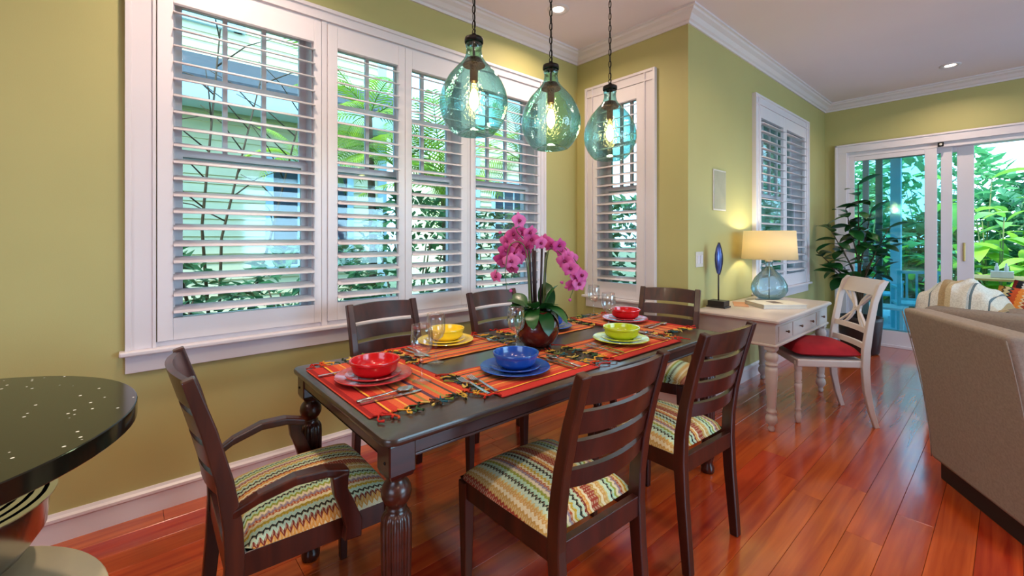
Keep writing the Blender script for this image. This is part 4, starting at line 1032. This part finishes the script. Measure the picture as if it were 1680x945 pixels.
pillow('ochre and orange zigzag pillow leaning on the sofa back', 'pillow1', SO+sd*.42+sn*.47+Vector((0, 0, .70)), (F2(-14), F2(8), sa_), .215)
pillow('dark red and white patterned pillow behind the zigzag one', 'pillow2', SO+sd*.42+sn*.72+Vector((0, 0, .72)), (F2(-16), F2(12), sa_+.1), .215)

# door sensor
ds = thing('door_sensor', 'small black square sensor fixed at the top of the sliding door', 'sensor', (-.515, YF-.032, 2.285))
MB().box(-.024, .024, -.012, .0, -.024, .024).build('housing', M['blackmetal'], ds, bevel=.004)
mb = MB(); mb.lathe([(.001, -.0135), (.012, -.0135), (.012, -.011)], 16); mb.v = [(x, z, y) for x, y, z in mb.v]; mb.build('eye', M['plate_white'], ds, True)

# ------------------------------------------------------------------ outdoors
GZ = -.25
mb = MB(); mb.box(-40, 40, -30, 60, GZ-.2, GZ); o = struct(mb.build('ground', M['soil']), 'garden ground', 'ground')
mb = MB(); mb.box(-2.6, 6, YF+TH+.04, 10.6, GZ, -.03); struct(mb.build('patio_deck', M['deck']), 'pale patio deck outside the sliding doors', 'deck')
mb = MB(); mb.box(-2.6, 6, YF+TH, 9.0, 2.75, 2.85); struct(mb.build('porch_roof', M['bluetrim']), 'pale porch ceiling outside the doors', 'roof')
for x_, y_, l in ((-1.16, 8.7, 'pale blue porch column outside the left door pane'), (3.5, 8.7, 'porch column beyond the frame')):
    t_ = thing('porch_column', l, 'column', (x_, y_, -.03)); MB().box(-.06, .06, -.06, .06, 0, 2.78).build('shaft', M['bluetrim'], t_, bevel=.004); MB().box(-.08, .08, -.08, .08, 0, .12).build('plinth', M['bluetrim'], t_, bevel=.004)
def clapboard(mb, axis, pos, a0, a1, z0, z1, holes=(), step=.11, out=1):
    z = z0
    while z < z1-1e-6:
        zt = min(z+step, z1); segs = [(a0, a1)]
        for h in holes:
            if h[2] < zt-.01 and h[3] > z+.01:
                ns = []
                for s0, s1 in segs:
                    if h[1] <= s0 or h[0] >= s1: ns.append((s0, s1)); continue
                    if h[0] > s0: ns.append((s0, h[0]))
                    if h[1] < s1: ns.append((h[1], s1))
                segs = ns
        for s0, s1 in segs:
            pr = [(pos-out*.04, z), (pos+out*.024, z), (pos+out*.004, zt), (pos-out*.04, zt)]
            if axis == 'x': mb.rings([[(p, s, q) for p, q in pr] for s in (s0, s1)])
            else: mb.rings([[(s, p, q) for p, q in pr] for s in (s0, s1)])
        z += step
def house(name, label, x, y0, y1, z1, wins, porch=True):
    t_ = thing('house', label, 'house', (x, (y0+y1)/2, GZ)); oy = (y0+y1)/2
    mb = MB(); hl = [(a-oy, b_-oy, c_-GZ, d_-GZ) for a, b_, c_, d_ in wins]
    clapboard(mb, 'x', 0, y0-oy, y1-oy, 0, z1-GZ, hl); mb.box(-3, -.05, y0-oy, y1-oy, 0, z1-GZ)
    o = mb.build('siding', M['siding'], t_); o['kind'] = 'stuff'
    for s_ in (y0-oy, y1-oy): MB().box(-.05, .05, s_-.07, s_+.07, 0, z1-GZ).build('corner_board', M['bluetrim'], t_)
    for a, b_, c_, d_ in hl:
        mb = MB(); w = .09; mb.box(-.03, .05, a-w, a, c_-w, d_+w); mb.box(-.03, .05, b_, b_+w, c_-w, d_+w); mb.box(-.03, .05, a, b_, d_, d_+w); mb.box(-.03, .07, a-w-.03, b_+w+.03, c_-w, c_)
        fr = mb.build('window_frame', M['bluetrim'], t_)
        mb = MB(); mb.box(-.045, -.03, a, b_, c_, d_); mb.build('window_glass', M['darkglass'], fr)
        mb = MB(); m1 = (c_+d_)/2; mb.box(-.03, -.005, a, b_, m1-.025, m1+.025)
        for k in (1, 2): yy = a+(b_-a)*k/3; mb.box(-.03, -.01, yy-.012, yy+.012, c_, d_)
        mb.build('muntins', M['bluetrim'], fr)
    if porch:
        mb = MB(); mb.rings([[(.62, s, 3.02-GZ), (.62, s, 3.10-GZ), (0, s, 3.55-GZ), (0, s, 3.45-GZ)] for s in (y0-oy-.2, y1-oy+.2)]); mb.build('porch_roofing', M['roofing'], t_)
        mb = MB(); mb.box(.60, .64, y0-oy-.2, y1-oy+.2, 2.82-GZ, 3.03-GZ); mb.box(.06, .61, y0-oy-.2, y1-oy+.2, 2.86-GZ, 2.90-GZ); mb.build('fascia', M['bluetrim'], t_)
        for s in (y0-oy+.5, y0-oy+2.4): MB().box(.50, .60, s-.06, s+.06, 0, 2.86-GZ).build('porch_post', M['bluetrim'], t_)
    return t_
house('house', 'pale yellow clapboard house next door, seen through the left shutters', -6.6, -3.2, 3.0, 5.6, [(1.45, 2.45, .9, 2.3), (-.9, -.1, .9, 2.3), (.4, 1.0, 4.0, 5.0)])
house('house', 'pale clapboard house farther along, seen through the shutter behind the orchid', -7.6, 5.6, 8.2, 3.3, [(6.1, 7.0, .7, 2.5)], False)
def shrub(label, c, rx, ry, rz_, n, mat, ls=.07, seed=1, name='shrub', group=None):
    rn = random.Random(seed); t_ = thing(name, label, 'shrub', (c[0], c[1], GZ), 0, group); mb = MB(); vs = []; fs = []
    for i in range(n):
        a = rn.random()*2*PI; u = rn.uniform(-.55, 1); r = (1-abs(u)**2.4)**.5*(.55+.45*rn.random()**.5)
        p = Vector((rx*r*math.cos(a), ry*r*math.sin(a), rz_*(u+.6)/1.6+.02)); R_ = Euler((rn.uniform(-.9, .9), rn.uniform(-1.0, .6), a+rn.uniform(-.8, .8))).to_matrix(); s_ = ls*rn.uniform(.7, 1.3)
        q = len(vs); vs += [p+R_ @ Vector(k)*s_ for k in ((0, 0, 0), (.45, -.22, .04), (1, 0, -.10), (.45, .22, .04))]; fs.append((q, q+1, q+2, q+3))
    mb.add(vs, fs); o = mb.build('foliage', M[mat], t_, False, fixn=False); o['kind'] = 'stuff'
    mb = MB()
    for k in range(6): a = k*1.05; mb.tube([(0, 0, 0), (rx*.25*math.cos(a), ry*.25*math.sin(a), rz_*.35), (rx*.55*math.cos(a), ry*.55*math.sin(a), rz_*.75)], [.02, .013, .006], 5)
    mb.build('stem', M['bark'], t_, True); return t_
k = 0
for x_, y_, h_, m_, l in ((-4.2, .1, 1.15, 'hedge', 'low dark shrub outside the left end of the long window'), (-4.1, 1.2, 1.2, 'hedge', 'low dark shrub below the wide left shutter'), (-4.3, 2.3, 1.7, 'hedge', 'dark shrub outside the first narrow shutter'),
                      (-4.2, 3.3, 1.55, 'hedge', 'dense shrub outside the second narrow shutter'), (-4.4, 4.4, 1.8, 'hedge', 'dense tall shrub outside the shutter behind the orchid'), (-5.0, 5.6, 1.6, 'hedge', 'shrub between the two neighbouring houses')):
    shrub(l, (x_, y_), .7, .62, h_+.25, 1100, m_, .12, 10+k); k += 1
for x_, y_, h_, m_, l in ((-3.5, 5.4, 2.0, 'hedge', 'leafy bush outside the narrow corner window'), (-3.1, 8.2, 3.4, 'garden2', 'tall bush behind the narrow corner window'), (-4.6, 9.5, 5.0, 'hedge', 'tree-high bush far behind the corner window'), (-5.8, 11.5, 6.0, 'garden2', 'tree-high bush at the end of the side yard')):
    shrub(l, (x_, y_), 1.2, 1.0, h_, 1600, m_, .20, 30+k); k += 1
# palms
def frond_mesh(L, droop, seed, wl=.34):
    rn = random.Random(seed); pts_ = []; mb = MB(); n = 26
    for i in range(n+1):
        s_ = i/n; pts_.append(Vector((L*s_*(1-.15*s_*droop), 0, L*(.55*s_-droop*.75*s_*s_))))
    mb.tube(pts_[::2], [.010*(1-.8*i/13) for i in range(len(pts_[::2]))], 4)
    vs = []; fs = []
    for i in range(3, n+1):
        for sg in (-1, 1):
            p = pts_[i]; t = (pts_[min(i+1, n)]-pts_[i-1]).normalized(); l = wl*math.sin(PI*(i/n)**.8*.93+.1)+.06; w = .014
            d = (Vector((0, sg, 0))*.8+t*.75+Vector((0, 0, -.12))).normalized(); e = p+d*l+Vector((0, 0, -.20*l)); m_ = p+d*l*.5
            sidev = t*w; q = len(vs); vs += [p-sidev*.6, p+sidev*.6, m_+sidev, m_-sidev, e]; fs += [(q, q+1, q+2, q+3), (q+3, q+2, q+4)]
    mb.add(vs, fs); return mb.mesh('frond', M['palm'], False, False)
FR = [frond_mesh(1.3, .9, 1), frond_mesh(1.5, .6, 2), frond_mesh(1.1, 1.2, 3)]
def palm(label, x_, y_, h_, n_, seed, s_=1.0):
    rn = random.Random(seed); t_ = thing('palm', label, 'palm', (x_, y_, GZ)); mb = MB(); H_ = h_-GZ
    mb.tube([(0, 0, 0), (.05, .03, H_*.5), (0, 0, H_)], [.06, .045, .035], 8); mb.build('trunk', M['bark'], t_, True)
    for k in range(n_):
        o = obj('frond', FR[k % 3], t_, (0, 0, H_-.03), (rn.uniform(-.2, .2), -rn.uniform(-.2, .75), k*2*PI/n_*1.0+rn.uniform(-.25, .25))); q = s_*rn.uniform(.85, 1.15); o.scale = (q,)*3
for a in (('slender palm with feathery fronds outside the first narrow shutter', -4.35, 2.15, 2.05, 10, 1, .8), ('palm with bright fronds outside the second narrow shutter', -4.7, 2.95, 1.9, 11, 2, .9), ('tall palm whose crown shows above the narrow shutters', -4.6, 1.95, 2.6, 10, 3, .75),
          ('small palm outside the wide left shutter', -4.6, 1.3, 2.0, 7, 4, .55), ('palm outside the shutter behind the orchid', -5.4, 4.9, 2.6, 11, 5, 1.0)): palm(*a)
# bare twiggy shrub in front of the neighbour's upper wall
tw = thing('bare_shrub', 'bare twiggy shrub reaching up outside the wide left shutter', 'shrub', (-4.5, .55, GZ)); rn = random.Random(9)
for k in range(5):
    a = k*1.3; p = Vector((0, 0, 0)); top = Vector((.25*math.cos(a), .75*math.sin(a), 3.2+rn.uniform(-.3, .4))); mb = MB()
    m1 = top*.5+Vector((rn.uniform(-.1, .1), rn.uniform(-.15, .15), 0)); mb.tube([p, m1, top], [.018, .012, .006], 5)
    for j in range(7):
        q = m1.lerp(top, j/7+.1); e = q+Vector((rn.uniform(-.2, .2), rn.uniform(-.5, .5), rn.uniform(.15, .5))); mb.tube([q, q.lerp(e, .5)+Vector((0, 0, .05)), e], [.007, .005, .003], 4)
    mb.build('branch', M['bark'], tw, True)
# tropical garden beyond the patio
gl_ = [leaf_mesh('leaf', .62, .20, M['garden1'], .55, 6, .25), leaf_mesh('leaf', .75, .26, M['garden1'], .8, 6, .2), leaf_mesh('leaf', .60, .22, M['garden2'], .6, 6, .25)]
def ginger(label, x_, y_, h_, n_, kinds, seed):
    rn = random.Random(seed); t_ = thing('ginger_plant', label, 'plant', (x_, y_, GZ)); ns = 4
    for j in range(ns):
        b_ = Vector((rn.uniform(-.2, .2), rn.uniform(-.2, .2), 0)); e = b_*2.2+Vector((rn.uniform(-.2, .2), rn.uniform(-.2, .2), (h_-GZ)*rn.uniform(.75, 1.0)))
        mb = MB(); mb.tube([b_, b_.lerp(e, .5), e], [.018, .014, .008], 5); mb.build('cane', M['stem'], t_, True)
        for k in range(n_):
            p = b_.lerp(e, .28+.72*k/(n_-1)); o = obj('leaf', gl_[kinds[(k+j) % len(kinds)]], t_, p, (rn.uniform(-.3, .3), -rn.uniform(.0, .9), k*2.4+j+rn.uniform(-.4, .4))); q = rn.uniform(.75, 1.1); o.scale = (q,)*3
L2 = ['bright green ginger plant right of the door handle', 'broad-leaved plant at the right edge of the open doorway', 'tall bright ginger plant filling the open doorway', 'garden plant seen through the left glass pane', 'low leafy plant behind the patio table', 'large-leaved plant deeper in the garden',
      'yellow-green ginger plant behind the porch column', 'leafy plant at the garden edge past the deck', 'tall leafy plant under the trees']
for i, (x_, y_, h_, kd) in enumerate(((-.15, 11.3, 1.9, (0, 1)), (.75, 11.2, 2.0, (0, 1, 2)), (.35, 11.9, 2.8, (1, 0)), (-1.5, 11.4, 1.3, (2, 2, 0)), (.3, 11.0, 1.1, (0, 1)), (-.5, 12.5, 2.6, (2, 1)), (-2.3, 11.8, 1.9, (0, 2)), (-.9, 11.2, 1.2, (0, 2)), (1.2, 12.3, 3.1, (0, 1)))):
    ginger(L2[i], x_, y_, h_, 8, kd, 50+i)
for i, (x_, y_, h_, m_, l) in enumerate(((-3.8, 14.6, 4.2, 'garden2', 'big leafy tree mass left behind the garden'), (-1.4, 15.5, 3.9, 'garden2', 'big leafy tree in the middle behind the garden'), (1.4, 15.6, 3.6, 'hedge', 'dark leafy tree behind the open doorway'), (4.2, 15.0, 3.8, 'garden2', 'leafy tree at the far right of the garden'), (-.2, 13.8, 2.4, 'hedge', 'dark bush behind the ginger plants'), (-2.9, 13.2, 2.2, 'hedge', 'dark bush behind the left garden plants'), (2.4, 13.6, 2.4, 'hedge', 'dark bush right behind the ginger plants'))):
    shrub(l, (x_, y_), 1.6, 1.2, h_, 1500, m_, .30, 80+i, 'tree')
palm('palm with drooping fronds at the top right of the doorway', 1.15, 11.6, 3.0, 11, 12, 1.2)
# patio furniture
def patio_table(label, c, sx, sy, h_, mt):
    t_ = thing('patio_table', label, 'table', (c[0], c[1], -.03))
    MB().box(-sx, sx, -sy, sy, h_-.03, h_).build('tabletop', mt, t_, bevel=.004)
    for a in (-1, 1):
        for b_ in (-1, 1): MB().box(a*sx-.02*(a > 0)*2, a*sx+.02*(a < 0)*2, b_*sy-.02*(b_ > 0)*2, b_*sy+.02*(b_ < 0)*2, 0, h_-.03).build('leg', mt, t_)
    return t_
def patio_chair(label, c, rz):
    t_ = thing('patio_chair', label, 'chair', (c[0], c[1], -.03), rz); mt = M['aqua']
    MB().box(-.25, .25, -.24, .26, .38, .41).build('seat', mt, t_, bevel=.004)
    mb = MB(); mb.box(-.25, -.21, -.27, -.24, 0, .86); mb.box(.21, .25, -.27, -.24, 0, .86); mb.box(-.21, .21, -.27, -.24, .82, .86); mb.box(-.21, .21, -.27, -.24, .46, .49)
    for k in range(4): x = -.15+.1*k; mb.box(x-.012, x+.012, -.262, -.248, .49, .82)
    mb.build('backrest', mt, t_)
    for s_ in (-1, 1):
        MB().box(s_*.23-.02, s_*.23+.02, .22, .26, 0, .62).build('leg', mt, t_); MB().box(s_*.23-.025, s_*.23+.025, -.26, .27, .60, .63).build('armrest', mt, t_)
    return t_
patio_table('tan patio table beyond the open doorway', (.35, 9.3), .75, .45, .74, M['tan'])
patio_chair('aqua metal patio chair behind the left glass pane', (-.86, 8.15), F2(15)); patio_chair('aqua metal patio chair beside the porch column', (-1.45, 9.2), F2(-70))
t_ = thing('condiment_carrier', 'white and clear bottle carrier standing on the patio table', 'caddy', (-.10, 9.2, .712))
MB().box(-.11, .11, -.07, .07, 0, .09).build('tray', M['plate_white'], t_, bevel=.004)
for x_ in (-.05, .04):
    mb = MB(); mb.lathe([(.022, .09), (.022, .15), (.010, .17), (.010, .20)], 12, c=(x_, 0, 0)); mb.build('bottle', M['plate_white'], t_, True)
patio_table('low white side table on the deck behind the desk chair', (-1.15, 7.75), .22, .22, .38, M['white'])
